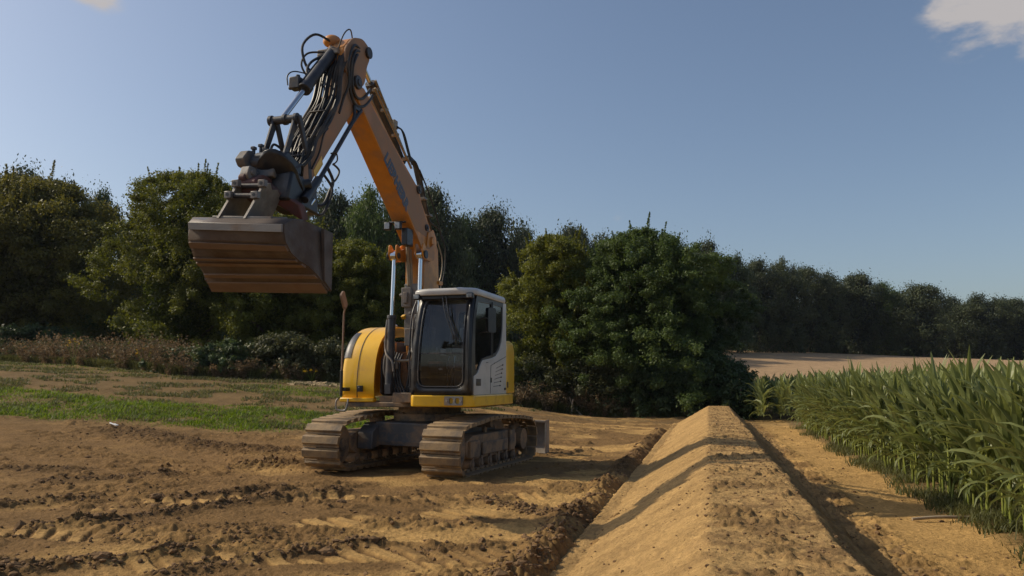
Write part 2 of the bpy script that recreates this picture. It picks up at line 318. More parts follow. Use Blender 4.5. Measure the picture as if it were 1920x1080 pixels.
class MB:
    """collects shapes in machine coordinates (l = picture right, s = forward, z = up)"""
    def __init__(s): s.bm = bmesh.new()
    def P(s, l, f, z): return Vector((l, -f, z))
    def box(s, l0, l1, s0, s1, z0, z1, m=None):
        g = bmesh.ops.create_cube(s.bm, size=1)
        bmesh.ops.scale(s.bm, vec=(l1 - l0, s1 - s0, z1 - z0), verts=g['verts'])
        bmesh.ops.translate(s.bm, vec=((l0 + l1) / 2, -(s0 + s1) / 2, (z0 + z1) / 2), verts=g['verts'])
        if m is not None: bmesh.ops.transform(s.bm, matrix=m, verts=g['verts'])
        return s
    def prism(s, pts, l0, l1, taper=None):
        """polygon in (s, z), swept along l"""
        a = [s.bm.verts.new((l0, -p[0], p[1])) for p in pts]
        b = [s.bm.verts.new((l1, -p[0], p[1])) for p in pts]
        s.bm.faces.new(a); s.bm.faces.new(b[::-1]); n = len(pts)
        for i in range(n): s.bm.faces.new((a[i], b[i], b[(i + 1) % n], a[(i + 1) % n]))
        return s
    def loft(s, rings, close=True, cap=True):
        vs = [[s.bm.verts.new((p[0], -p[1], p[2])) for p in r] for r in rings]; n = len(vs[0])
        for i in range(len(vs) - 1):
            for j in range(n if close else n - 1):
                s.bm.faces.new((vs[i][j], vs[i][(j + 1) % n], vs[i + 1][(j + 1) % n], vs[i + 1][j]))
        if cap and close:
            s.bm.faces.new(vs[0][::-1]); s.bm.faces.new(vs[-1])
        return s
    def cyl(s, a, b, r, r2=None, n=20):
        """cylinder from a to b, each (l, s, z)"""
        A = s.P(*a); B = s.P(*b); d = B - A
        q = d.to_track_quat('Z', 'Y').to_matrix().to_4x4(); q.translation = (A + B) / 2
        bmesh.ops.create_cone(s.bm, cap_ends=True, segments=n, radius1=r, radius2=r if r2 is None else r2, depth=d.length, matrix=q)
        return s
    def tube(s, pts, r, n=8, sm=6):
        P = [s.P(*p) for p in pts]
        if sm and len(P) > 2:
            Q = []
            E_ = [P[0] * 2 - P[1]] + P + [P[-1] * 2 - P[-2]]
            for i in range(1, len(E_) - 2):
                for k in range(sm):
                    t = k / sm; a, b, c, d = E_[i - 1], E_[i], E_[i + 1], E_[i + 2]
                    Q.append(.5 * ((2 * b) + (c - a) * t + (2 * a - 5 * b + 4 * c - d) * t * t + (3 * b - a - 3 * c + d) * t ** 3))
            Q.append(P[-1]); P = Q
        up = Vector((.3, .2, 1)).normalized(); prev = None; rings = []
        for i, p in enumerate(P):
            d = (P[min(i + 1, len(P) - 1)] - P[max(i - 1, 0)]).normalized()
            if prev is None: x = d.orthogonal().normalized()
            else: x = (prev - d * prev.dot(d)).normalized()
            prev = x; y = d.cross(x)
            rings.append([s.bm.verts.new(p + (x * math.cos(2 * math.pi * k / n) + y * math.sin(2 * math.pi * k / n)) * r) for k in range(n)])
        for i in range(len(rings) - 1):
            for k in range(n): s.bm.faces.new((rings[i][k], rings[i][(k + 1) % n], rings[i + 1][(k + 1) % n], rings[i + 1][k]))
        s.bm.faces.new(rings[0][::-1]); s.bm.faces.new(rings[-1]); return s
    def sphere(s, c, r, sc=(1, 1, 1)):
        m = Matrix.Translation(s.P(*c)) @ Matrix.Diagonal((sc[0], sc[1], sc[2], 1))
        bmesh.ops.create_uvsphere(s.bm, u_segments=16, v_segments=10, radius=r, matrix=m); return s
    def build(s, name, mat, parent=None, bevel=.008, seg=2, ang=38, solid=0):
        bmesh.ops.recalc_face_normals(s.bm, faces=s.bm.faces)
        me = bpy.data.meshes.new(name); s.bm.to_mesh(me); s.bm.free()
        me.polygons.foreach_set('use_smooth', [True] * len(me.polygons)); me.set_sharp_from_angle(angle=R(ang))
        me.materials.append(mat); o = link(bpy.data.objects.new(name, me), parent)
        if solid:
            so_ = o.modifiers.new('solid', 'SOLIDIFY'); so_.thickness = solid; so_.offset = 0
        if bevel:
            b = o.modifiers.new('bevel', 'BEVEL'); b.width = bevel; b.segments = seg; b.limit_method = 'ANGLE'; b.angle_limit = R(35)
        return o
def rounded(pts, r, n=5):
    """round the corners of a 2D polygon"""
    out = []; N = len(pts); P = [Vector((p[0], p[1])) for p in pts]
    for i in range(N):
        a, b, c = P[i - 1], P[i], P[(i + 1) % N]; rr = r[i] if isinstance(r, (list, tuple)) else r
        d1 = (a - b); d2 = (c - b); k1 = min(rr, d1.length * .49); k2 = min(rr, d2.length * .49)
        if rr <= 0: out.append(tuple(b)); continue
        p0 = b + d1.normalized() * k1; p2 = b + d2.normalized() * k2
        for j in range(n + 1):
            t = j / n; q = p0 * (1 - t) ** 2 + b * 2 * t * (1 - t) + p2 * t * t; out.append(tuple(q))
    return out
def plate(name, outer, holes, th, fn, mat, parent, bevel=.004):
    """2D outline with holes, given thickness, mapped to 3D by fn(a, b, t)"""
    cu = bpy.data.curves.new('tmp', 'CURVE'); cu.dimensions = '2D'; cu.fill_mode = 'BOTH'; cu.extrude = th / 2
    for loop in [outer] + holes:
        sp = cu.splines.new('POLY'); sp.points.add(len(loop) - 1); sp.use_cyclic_u = True
        for i, p in enumerate(loop): sp.points[i].co = (p[0], p[1], 0, 1)
    tmp = bpy.data.objects.new('tmp', cu); COL.objects.link(tmp)
    dg = bpy.context.evaluated_depsgraph_get(); me0 = bpy.data.meshes.new_from_object(tmp.evaluated_get(dg))
    bpy.data.objects.remove(tmp); bpy.data.curves.remove(cu)
    mb = MB(); mb.bm.from_mesh(me0); bpy.data.meshes.remove(me0)
    bmesh.ops.remove_doubles(mb.bm, verts=mb.bm.verts, dist=1e-5)
    for v in mb.bm.verts: v.co = Vector(fn(v.co.x, v.co.y, v.co.z))
    return mb.build(name, mat, parent, bevel=bevel)
def text_mesh(name, body, size, fn, mat, parent, off=.0, ext=.003):
    cu = bpy.data.curves.new('tmp', 'FONT'); cu.body = body; cu.size = size; cu.extrude = ext; cu.offset = off; cu.space_character = 1.08
    tmp = bpy.data.objects.new('tmp', cu); COL.objects.link(tmp)
    dg = bpy.context.evaluated_depsgraph_get(); me = bpy.data.meshes.new_from_object(tmp.evaluated_get(dg))
    bpy.data.objects.remove(tmp); bpy.data.curves.remove(cu)
    xs = [v.co.x for v in me.vertices]; W_ = max(xs) - min(xs); x0 = min(xs)
    for v in me.vertices: v.co = Vector(fn((v.co.x - x0) / W_, v.co.y / (size * .7), v.co.z))
    me.name = name; me.materials.clear(); me.materials.append(mat)
    return link(bpy.data.objects.new(name, me), parent)


# ================================================================== GROUND
def build_ground():
    rr = np.concatenate([[.35, .8, 1.4, 2.0], np.geomspace(2.6, 34, 1000), np.geomspace(34.3, 140, 170), np.geomspace(145, 1500, 30)])
    fa = np.linspace(-44, 44, 880); ca = np.linspace(44, 316, 60)[1:-1]
    ang = np.radians(np.concatenate([fa, ca])); na = len(ang)
    Rr, A = np.meshgrid(rr, ang, indexing='ij'); X = Rr * np.sin(A); Y = Rr * np.cos(A)
    z0 = base(X, Y); dz, patch, flat, rid, path, clod = detail(X, Y)
    fade = np.where(Rr > 45, .3, 1.0) * (1 - ss((Rr - 60) / 60))
    Z = z0 + dz * fade
    u, v = uv(X, Y)
    # sink the sheet under the bank so the two never touch
    Z = Z - .25 * ss((u + .95) / .2) * ss((1.45 - u) / .2) * ss((28.5 - v) / 1)
    V = np.stack([X, Y, Z], -1).reshape(-1, 3)
    n = len(rr); idx = np.arange(n * na).reshape(n, na)
    a = idx[:-1, :]; b = idx[1:, :]
    F = np.stack([a, np.roll(a, -1, 1), np.roll(b, -1, 1), b], -1).reshape(-1, 4)
    c0 = len(V); V = np.vstack([V, [[0, 0, float(Z[0].mean())]]])
    # soil colour by kind of soil (dry sand, dark topsoil, weedy ground, meadow); the ridge tone also paints shadow
    sand = np.array([.455, .280, .104]); brown = np.array([.190, .112, .047]); top = np.array([.185, .125, .058]); dark = np.array([.075, .046, .024]); green = np.array([.11, .13, .035]); mead = np.array([.10, .115, .035])
    k = ss((fbm(X * .33, Y * .5, 4, 201) + .10 + .10 * (u + 3) / 4) / .34)            # sand share
    left = ss((-X - 2.2 + 1.2 * fbm(X * .3, Y * .3, 3, 211)) / 3.5) * ss((Y - 6.5) / 5)
    k = k * (1 - .75 * left); k = np.maximum(k, path * .9); k = np.maximum(k, flat * .9)
    k = k * (1 - .65 * np.clip(patch * (1 - path), 0, 1)) + .08
    C = brown + (sand - brown) * k[..., None]
    far = ss((Y - 17.5 - .25 * X * 0) / 4) * ss((-X - .5) / 3)
    C = C + (top - C) * (far * (1 - .3))[..., None]
    rr_ = np.clip(rid * 1.1 * (.4 + clod * 3), 0, .92) * (1 - path)
    C = C + (dark - C) * rr_[..., None]  # ridges darkened: their shadow painted in, along with moist soil
    g1 = grass_mask(X, Y); C = C + (green - C) * (.55 * g1)[..., None]
    md = ss((Y - 36) / 4); C = C + (mead - C) * md[..., None]
    hf = ss((Y - 24) / 6) * (Y < 60) * ss((fbm(X * .9, Y * .9, 4, 221) + .25) / .4); C = C + (np.array([.15, .105, .055]) - C) * (.65 * hf)[..., None]
    edge = ss((u - 2.4) / .3) * (Y < 60); C = C + (np.array([.14, .105, .055]) - C) * (.7 * edge)[..., None]
    Cc = np.vstack([C.reshape(-1, 3), [list(sand)]])
    o = npmesh('ground', V, F, M_soil, smooth=True, colour=Cc)
    me = o.data
    tag(o, kind='structure')
    return o
def grass_mask(x, y):
    """how green the strip of young grass is, 0..1"""
    x = np.asarray(x, float); y = np.asarray(y, float)
    # main strip: from beside the machine, widening to the left
    lo = 19.3 + .5 * fbm(x * .4, y * .2, 3, 301); hi = 23.0 + .20 * np.clip(-(x + 5.5), 0, 14) + .6 * fbm(x * .3, y * .2, 3, 305)
    main = ss((y - lo) / .7) * ss((hi - y) / .9) * ss((-x - 2.9) / .8)
    lo2 = 25.4; hi2 = 29.0
    sec = ss((y - lo2) / .8) * ss((hi2 - y) / 1.0) * ss((-x - 2.0) / 1) * ss((x + 11) / 4) * .5
    thin = .07 * ss((y - 28) / 3) * ss((-x) / 3)
    var = ss((fbm(x * .5, y * .5, 3, 311) + .42) / .45)
    return np.clip(np.maximum(np.maximum(main * (.35 + .65 * var), sec * var), thin), 0, 1)
build_ground()

def build_bank():
    us = np.linspace(-1.32, 1.72, 290); vs = np.geomspace(1.5, 30.6, 1200)
    U, Vv = np.meshgrid(us, vs, indexing='xy')
    h = .60 + .006 * fbm(Vv * .6, U * .6, 5, 401, .65); wl = .07 * fbm(Vv * .6, U * 0, 4, 411, .6); wr = .09 * fbm(Vv * .8, U * 0 + 3, 4, 421, .6)
    L = np.clip((U + 1.06 + .25 * wl) / 1.04, 0, 1.2); Rg = np.clip((1.20 + .7 * wr - U) / .54, 0, 1.2)
    # soft-minimum of the two slopes and the flat top
    def smin(a, b, k=.022): hh = np.clip(.5 + .5 * (b - a) / k, 0, 1); return b + (a - b) * hh - k * hh * (1 - hh)
    prof = smin(smin(L * h, Rg * h), h - 0 * U)
    end = ss((30.2 - Vv) / 1.2); prof = prof * end
    X, Y = xy(U, Vv)
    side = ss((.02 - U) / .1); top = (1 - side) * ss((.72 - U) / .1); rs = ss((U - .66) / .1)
    z = prof + .006 * fbm(X * 5, Y * 5, 4, 431, .65) + .016 * np.abs(fbm(X * 11, Y * 11, 3, 435, .7)) + top * (.006 * fbm(X * 1.5, Y * 5, 4, 441, .6) + .055 * np.clip(fbm(X * 8, Y * 8, 4, 451, .65) - .06, 0, 1) * ss((fbm(X * 1.2, Y * 1.2, 3, 455) + .10) / .3))
    z = z + side * (.006 * fbm(U * 5 + Vv * .8, Vv * 7 - U * 3, 4, 461, .65) + .016 * np.clip(fbm(X * 9, Y * 9, 3, 471) - .16, 0, 1))
    z = z + rs * (.05 * np.abs(fbm(U * 5, Vv * 1.4, 4, 481, .6)) + .05 * np.exp(-((U - 1.12 - .05 * pn(Vv * .8, U * 0)) / .06) ** 2))
    z = z + .09 * np.exp(-((U - 1.36 + wl) / .07) ** 2) * np.abs(fbm(U * 4, Vv * 3, 3, 491))
    z = z + base(X, Y) - .06 * ss((-1.18 - U) / .12) - .06 * ss((U - 1.60) / .1) - .06 * (1 - end) - .006
    P = np.stack([X, Y, z], -1).reshape(-1, 3); n, m = U.shape; idx = np.arange(n * m).reshape(n, m)
    F = np.stack([idx[:-1, :-1], idx[:-1, 1:], idx[1:, 1:], idx[1:, :-1]], -1).reshape(-1, 4)
    sand = np.array([.425, .270, .110]); brown = np.array([.20, .122, .055])
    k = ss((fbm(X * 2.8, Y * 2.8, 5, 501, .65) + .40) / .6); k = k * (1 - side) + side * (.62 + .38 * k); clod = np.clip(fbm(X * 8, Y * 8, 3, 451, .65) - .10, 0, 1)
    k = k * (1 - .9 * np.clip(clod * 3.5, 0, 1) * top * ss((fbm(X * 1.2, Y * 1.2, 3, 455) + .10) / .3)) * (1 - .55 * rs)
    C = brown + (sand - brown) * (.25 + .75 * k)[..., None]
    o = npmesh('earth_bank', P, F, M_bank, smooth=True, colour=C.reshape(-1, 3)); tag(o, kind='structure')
build_bank()

def build_field():
    xs = np.linspace(7, 190, 120); ys = np.linspace(46, 128, 76); X, Y = np.meshgrid(xs, ys)
    X = X + 0; Z = base(X, Y) + .10 + .05 * fbm(X * .5, Y * .5, 3, 521)
    P = np.stack([X, Y, Z], -1).reshape(-1, 3); n, m = X.shape; idx = np.arange(n * m).reshape(n, m)
    F = np.stack([idx[:-1, :-1], idx[:-1, 1:], idx[1:, 1:], idx[1:, :-1]], -1).reshape(-1, 4)
    tag(npmesh('field', P, F, M_field, smooth=True), kind='structure')
build_field()

# loose clods: broken lumps of soil strewn over the ridges and rough ground
ICO_V, ICO_F = None, None
def lump_template():
    b = bmesh.new(); bmesh.ops.create_icosphere(b, subdivisions=1, radius=1)
    v = np.array([list(x.co) for x in b.verts]); f = np.array([[q.index for q in p.verts] for p in b.faces]); b.free(); return v, f
def build_clods():
    g = np.random.default_rng(5); tv, tf = lump_template()
    N = 220000
    d = 3.0 * (32 / 3.0) ** g.random(N) ; a = np.radians(g.uniform(-36, 36, N)); X = d * np.sin(a); Y = d * np.cos(a)
    _, patch, flat, rid, path, clod = detail(X, Y); u, v = uv(X, Y)
    p = .05 + .35 * patch * (fbm(X * 1.2, Y * 1.2, 2, 601) > .02) + 1.0 * rid; p = p * (1 - .8 * flat) * (1 - .6 * path)
    onb = (u > -1.02) & (u < 1.4) & (v < 30); p = np.where(onb, 0, p); p = np.where(u > 2.6, 0, p); p = p * np.where(Y > 20, .7, 1)
    pad = np.hypot((X + 1.4) / 1.9, (Y - 14) / 2.2) < 1; p = np.where(pad, p * .2, p)
    keep = g.random(N) < p * .62; X, Y, rid = X[keep], Y[keep], rid[keep]; d = d[keep]; n = len(X)
    Z = ground_z(X, Y)
    r = .004 + .022 * g.random(n) ** 4.5 + .018 * rid * g.random(n) ** 2; r = r * np.where(g.random(n) < .012, 2.0, 1)
    sc = np.stack([r * g.uniform(.7, 1.4, n), r * g.uniform(.7, 1.4, n), r * g.uniform(.5, .95, n)], -1)
    jit = 1 + g.uniform(-.28, .28, (n, len(tv), 1)); th = g.uniform(0, 6.28, n); c, s = np.cos(th)[:, None], np.sin(th)[:, None]
    L = tv[None] * jit * sc[:, None, :]; x = L[..., 0] * c - L[..., 1] * s; y = L[..., 0] * s + L[..., 1] * c
    P = np.stack([x + X[:, None], y + Y[:, None], L[..., 2] + (Z + r * .2)[:, None]], -1).reshape(-1, 3)
    F = (tf[None] + (np.arange(n) * len(tv))[:, None, None]).reshape(-1, 3)
    tag(npmesh('soil_clods', P, F, M_clod), 'loose crumbs and clods of brown soil strewn over the dug ground', 'soil clods', kind='stuff')
    # on the bank
    N = 16000; U = g.uniform(-1.1, 1.5, N); Vv = 2.5 * (26 / 2.5) ** g.random(N); keep = g.random(N) < np.where((U > -.05) & (U < .75), .45, np.where(U > .75, .8, .10)); U, Vv = U[keep], Vv[keep]; n = len(U)
    X, Y = xy(U, Vv); h = .60 * np.maximum(np.minimum(np.minimum((U + 1.06) / 1.04, (1.20 - U) / .54), 1), .03)
    r = .003 + .010 * g.random(n) ** 4; L = tv[None] * (1 + g.uniform(-.25, .25, (n, len(tv), 1))) * (r[:, None, None] * np.array([1, 1, .7]))
    P = (L + np.stack([X, Y, h + r * .2 + base(X, Y)], -1)[:, None, :]).reshape(-1, 3); F = (tf[None] + (np.arange(n) * len(tv))[:, None, None]).reshape(-1, 3)
    tag(npmesh('bank_clods', P, F, M_clod), 'small crumbs of soil lying on the long earth bank', 'soil clods', kind='stuff')
build_clods()

# ================================================================== EXCAVATOR
def build_excavator():
    X = empty('excavator', (-1.42, 14.0, .01)); X.rotation_euler = (0, 0, R(-17))
    tag(X, 'yellow and white tracked excavator holding its wide bucket raised in the air', 'excavator')
    U = lambda o: (setattr(o, 'rotation_euler', (0, R(1.3), R(-2.7))), o)[1]
    # ---------------- crawler tracks
    path = []
    ir = .365
    for k in range(9): t = R(-90 + 180 * k / 8 * 1.0); path.append((1.44 + ir * math.cos(t), .40 + ir * math.sin(t)))
    path += [(1.0, .80), (.5, .845), (0, .85), (-.6, .83), (-1.1, .80)]
    for k in range(9): t = R(90 + 180 * k / 8); path.append((-1.46 + ir * math.cos(t), .40 + ir * math.sin(t)))
    path = [Vector(p) for p in path]
    seg = [(path[i], path[(i + 1) % len(path)]) for i in range(len(path))]; tot = sum((b - a).length for a, b in seg)
    NS = 40; step = tot / NS
    def along(d):
        d %= tot
        for a, b in seg:
            L = (b - a).length
            if d <= L: return a + (b - a) * (d / L), (b - a).normalized()
            d -= L
        return path[0], Vector((1, 0))
    sm = MB()
    # shoe: local x = width, y = travel, z = outward
    hw = .325
    shp = [(-.094, -.018), (-.094, -.004), (-.062, .0), (-.054, .036), (-.044, .044), (.058, .044), (.068, .036), (.074, .0), (.090, -.004), (.090, -.018)]
    sm.prism([(-a, b) for a, b in shp], -hw, hw); sm.box(-.16, -.10, -.07, .07, -.055, -.012); sm.box(.10, .16, -.07, .07, -.055, -.012)
    shoe0 = None
    for side in (1, -1):
        cx = side * 1.02
        T = U(empty('crawler_track', (0, 0, .02), 0, X))
        tag(T, 'track on the side of the cab' if side > 0 else 'track on the side of the engine hood')
        for k in range(NS):
            p, t = along(k * step + .04)
            if shoe0 is None: o = sm.build('track_shoe', M_trk, T, bevel=.004, seg=1); shoe0 = o
            else: o = shoe0.copy(); link(o, T)
            tv = Vector((0, -t.x, t.y)); nv = Vector((0, -t.y, -t.x)) # path runs counter-clockwise: outward normal
            nv = Vector((0, -t.y, -t.x)); xv = tv.cross(nv)
            if Vector((p.x, p.y)).x * (-(nv.y)) + (p.y - .45) * nv.z < 0: nv = -nv; xv = tv.cross(nv)
            M = Matrix((xv, tv, nv)).transposed().to_4x4(); M.translation = Vector((cx, -p.x, p.y)); o.matrix_local = M
        m = MB(); m.prism([(1.15, .30), (1.2, .50), (.9, .60), (-.85, .60), (-1.15, .52), (-1.15, .30), (-.9, .22), (.95, .22)], cx - .15, cx + .15)
        m.box(cx + side * .15, cx + side * .19, -.62, .55, .27, .47); m.box(cx + side * .15, cx + side * .20, -.95, -.70, .25, .60)
        m.box(cx - .12, cx + .12, 1.0, 1.38, .33, .47); m.box(cx + side * .13, cx + side * .2, .72, 1.1, .26, .52)
        m.build('track_frame', M_und, T, bevel=.015)
        m = MB(); m.cyl((cx - .12, 1.44, .40), (cx + .12, 1.44, .40), .32, n=28); m.cyl((cx - .17, 1.44, .40), (cx + .17, 1.44, .40), .20, n=20); m.cyl((cx - .20, 1.44, .40), (cx + .20, 1.44, .40), .10); m.build('idler_wheel', M_und, T, bevel=.01)
        m = MB(); m.cyl((cx - .04, -1.46, .40), (cx + .04, -1.46, .40), .29, n=28); m.cyl((cx - .20, -1.46, .40), (cx + .19, -1.46, .40), .19, n=20)
        for k in range(15): t = 2 * math.pi * k / 15; m.box(cx - .03, cx + .03, -1.46 + .31 * math.cos(t) - .03, -1.46 + .31 * math.cos(t) + .03, .40 + .31 * math.sin(t) - .03, .40 + .31 * math.sin(t) + .03)
        m.build('sprocket', M_und, T, bevel=.006)
        for k in range(6):
            s_ = .95 - k * .38; m = MB(); m.cyl((cx - .17, s_, .155), (cx + .17, s_, .155), .085, n=16); m.cyl((cx - .19, s_, .155), (cx + .19, s_, .155), .05, n=12); m.box(cx + side * .16, cx + side * .185, s_ - .035, s_ + .035, .13, .27); m.build('track_roller', M_und, T, bevel=.006)
        m = MB(); m.cyl((cx - .13, .05, .74), (cx + .13, .05, .74), .06, n=16); m.box(cx - .03, cx + .03, .0, .1, .58, .74); m.build('carrier_roller', M_und, T, bevel=.006)
    # ---------------- centre frame, ring, blade
    m = MB(); m.loft([[(-.88, .75, .38), (.88, .75, .38), (.88, .75, .56), (-.88, .75, .56)], [(-.62, .80, .46), (.62, .80, .46), (.62, .80, .76), (-.62, .80, .76)][:4], [(-.6, .0, .40), (.6, .0, .40), (.6, .0, .80), (-.6, .0, .80)], [(-.62, -.80, .46), (.62, -.80, .46), (.62, -.80, .74), (-.62, -.80, .74)]])
    for sgn in (-1, 1): m.prism([(.98, .32), (.98, .60), (.75, .74), (-.75, .74), (-.95, .6), (-.95, .32), (-.5, .40), (.5, .40)], sgn * .58 - .28 * (sgn < 0), sgn * .58 + .28 * (sgn > 0))
    U(m.build('centre_frame', M_frm, X, bevel=.02))
    m = MB(); m.cyl((0, 0, .78), (0, 0, .90), .62, n=40); m.cyl((0, 0, .90), (0, 0, 1.02), .54, n=40)
    for k in range(24): t = k / 24 * 6.283; m.cyl((.57 * math.cos(t), .57 * math.sin(t), .90), (.57 * math.cos(t), .57 * math.sin(t), .925), .018, n=6)
    m.build('slewing_ring', M_und, X, bevel=.004)
    m = MB(); prof = [(-2.42, .70), (-2.50, .55), (-2.53, .38), (-2.48, .20), (-2.40, .08)]
    m.loft([[(l, s_, z) for s_, z in prof] + [(l, s_ + .035, z) for s_, z in prof[::-1]] for l in (-1.33, 1.36)])
    for l in (-1.33, 1.335): m.prism([(-2.34, .72), (-2.54, .72), (-2.56, .08), (-2.36, .05)], l, l + .03)
    m.box(-1.33, 1.36, -2.46, -2.34, .67, .71)
    B = U(m.build('dozer_blade', M_mid, X, bevel=.006))
    m = MB()
    for sgn in (-1, 1): m.prism([(-.7, .42), (-.7, .60), (-2.38, .40), (-2.38, .22)], sgn * .5 - .06, sgn * .5 + .06)
    U(m.build('blade_arm', M_frm, X, bevel=.01))
    # ---------------- revolving deck
    m = MB(); m.box(-.55, .2, -1.0, .85, 1.03, 1.20); m.box(-.16, .18, -.2, 1.18, 1.10, 1.26); m.box(-1.15, 1.15, -.9, .9, 1.02, 1.10)
    m.build('deck', M_und, X, bevel=.015)
    m = MB(); out = [(.19, 1.24), (.24, 1.285), (1.18, 1.27), (1.25, 1.22), (1.27, 1.1), (1.27, -.35), (1.24, -.85), (1.16, -1.10), (1.05, -1.0), (.19, -1.0)]
    m.loft([[(l, s_, z + (0 if z > 1.1 else (.0 if s_ > 0 else .0))) for l, s_ in out] for z in (1.045, 1.225)]); m.build('side_skirt', M_yel, X, bevel=.02, seg=3)
    m = MB(); m.box(.80, 1.08, 1.27, 1.30, 1.075, 1.205)
    bb = plate('towing_bracket', rounded([(.79, 1.07), (1.09, 1.07), (1.09, 1.21), (.79, 1.21)], .02), [rounded([(.87, 1.095), (.935, 1.095), (.935, 1.185), (.87, 1.185)], .03), rounded([(.975, 1.095), (1.04, 1.095), (1.04, 1.185), (.975, 1.185)], .03)], .03, lambda a, b, t: (a, -1.305 - t, b), M_mid, X)
    m.bm.free()
    for l in (.83, .955, 1.06): m = MB(); m.cyl((l, 1.30, 1.14), (l, 1.335, 1.14), .012, n=8); m.build('bolt', M_chr, bb, bevel=0)
    # counterweight and tail
    tail = []
    for k in range(13): t = R(-25 + 230 * k / 12) ; 
    arc = [(1.14 * math.sin(R(a)) * 1.0, -1.0 - .33 * math.cos(R(a))) for a in range(-90, 91, 15)]
    tl = [(-1.22, -.45)] + [(l * 1.07, s_) for l, s_ in arc] + [(1.22, -.45)]
    m = MB(); m.loft([[(l, s_, z) for l, s_ in tl] for z in (1.235, 1.95)] + [[(l * .985, s_ * (.985 if s_ < -.5 else 1), 2.10) for l, s_ in tl]] + [[(l * .95, s_ * (.94 if s_ < -.5 else 1), 2.16) for l, s_ in tl]])
    cw = m.build('counterweight', M_yel, X, bevel=.02, seg=3)
    m = MB(); m.box(-.9, .9, -1.336, -1.325, 1.5, 1.52); m.build('panel_seam', M_blk, cw, bevel=0)
    m = MB(); m.box(1.222, 1.23, -.62, -.57, 1.33, 1.43); m.build('latch', M_blk, cw, bevel=.003)
    m = MB(); m.tube([(1.12, -.50, 2.02), (1.13, -.56, 2.17), (1.13, -.72, 2.18), (1.12, -.78, 2.08)], .02, n=8); m.build('grab_handle', M_yel, X, bevel=0)
    # engine hood (nose on the left of the picture)
    prof = rounded([(.90, 1.17), (.93, 1.45), (.84, 1.92), (.60, 2.22), (.20, 2.385), (-.25, 2.41), (-1.1, 2.30)], [0, .2, .25, .25, .25, .2, 0], 6)
    base_p = [(-1.25, 2.1), (-1.25, 1.20), (.2, 1.20), (.2, 1.17)]
    inner = [(s_ - .045 if s_ > .1 else s_, z - .03) for s_, z in prof]
    def hood_ring(l, k): return [(l, .2 + (s_ - .2) * k if s_ > .2 else s_, 1.17 + (z - 1.17) * (1 - (1 - k) * .6)) for s_, z in prof]
    m = MB()
    outer_l = [(-1.235, .90), (-1.225, .955), (-1.19, .99), (-1.14, 1.0), (-.92, 1.0), (-.62, 1.0)]
    rings = [hood_ring(l, k) for l, k in outer_l]
    rings.append([(-.62, a[0], a[1]) for a in inner][:len(prof)])
    m.loft(rings, close=False, cap=False)
    hood = m.build('engine_hood', M_yel, X, bevel=0, ang=50)
    so_ = hood.modifiers.new('solid', 'SOLIDIFY'); so_.thickness = .02; so_.offset = -1
    m = MB(); k0 = .935; pr = [(.2 + (s_ - .2) * .90 if s_ > .2 else s_, 1.17 + (z - 1.17) * .94) for s_, z in prof]
    m.prism([(s_ - .02, z - .03) for s_, z in pr] + [(-1.2, 1.2)], -1.222, -1.20); m.build('hood_side', M_yel, hood, bevel=.005)
    # seam groove and grille patch follow the nose
    m = MB(); rr_ = [[(l, s_ + .004, z + .004) for s_, z in prof] for l in (-.935, -.920)]; m.loft(rr_, close=False, cap=False); m.build('hood_seam', M_blk, hood, bevel=0)
    m = MB(); pts = [p for p in prof if 1.82 < p[1] < 2.30]
    m.loft([[(l, .2 + (s_ - .2) * k + .006, 1.17 + (z - 1.17) * (1 - (1 - k) * .6) + .004) for s_, z in pts] for l, k in ((-1.24, .895), (-1.231, .955), (-1.196, .99), (-1.14, 1.0), (-1.09, 1.0))], close=False, cap=False)
    m.build('grille_patch', M_gry, hood, bevel=0)
    m = MB(); m.box(-1.24, -.62, .80, .93, 1.10, 1.17); m.build('hood_lip', M_yel, hood, bevel=.015)
    m = MB(); m.tube([(-1.26, .95, 1.155), (-1.27, .99, 1.10), (-1.25, 1.0, .98), (-1.1, 1.0, .965), (-1.06, .99, 1.06), (-1.07, .95, 1.15)], .015); m.build('foot_guard', M_mid, X, bevel=0)
    m = MB(); m.sphere((-.78, -.05, 2.42), .09, (1.2, 1.2, .5)); m.build('beacon_cover', M_whi, X, bevel=0)
    m = MB(); m.box(-.90, -.80, .94, .975, 1.27, 1.37); m.cyl((-.85, .97, 1.32), (-.85, .985, 1.32), .03, n=12); m.build('hood_latch', M_blk, hood, bevel=.005)
    # open engine bay between hood and boom
    m = MB(); m.box(-.60, -.55, -.9, .62, 1.2, 2.12); m.box(-.60, .16, -.35, -.28, 1.2, 2.05); m.prism([(.60, 1.2), (.72, 1.25), (.70, 1.8), (.45, 2.12), (.35, 2.12), (.35, 1.2)], -.61, -.575)
    m.build('bay_wall', M_gry, X, bevel=.008)
    m = MB()
    for z in (1.32, 1.62, 1.88): m.box(-.60, -.36, .42, .46, z, z + .025)
    m.box(-.50, -.46, .40, .45, 1.2, 2.1); m.cyl((-.42, .1, 1.35), (-.42, .1, 1.95), .12, n=18); m.box(-.52, -.30, -.2, .2, 1.2, 1.35)
    m.build('valve_rack', M_und, X, bevel=.006)
    m = MB(); m.box(-.36, -.27, .86, .98, 1.40, 1.62); m.box(-.34, -.28, .90, .96, 1.62, 1.68); m.build('junction_box', M_mid, X, bevel=.008)
    m = MB(); m.box(-.33, -.17, .25, .3, 2.22, 2.27); m.build('warning_lamp', M_orl, X, bevel=.01)
    # mirror on its tall stalk beside the hood
    mi = empty('tall_mirror', (0, 0, 0), 0, X)
    m = MB(); m.tube([(-1.13, 1.08, 1.22), (-1.13, 1.08, 1.60), (-1.12, 1.08, 2.10), (-1.115, 1.08, 2.50), (-1.10, 1.09, 2.60), (-1.07, 1.10, 2.66)], .016); m.build('stalk', M_rust, mi, bevel=0)
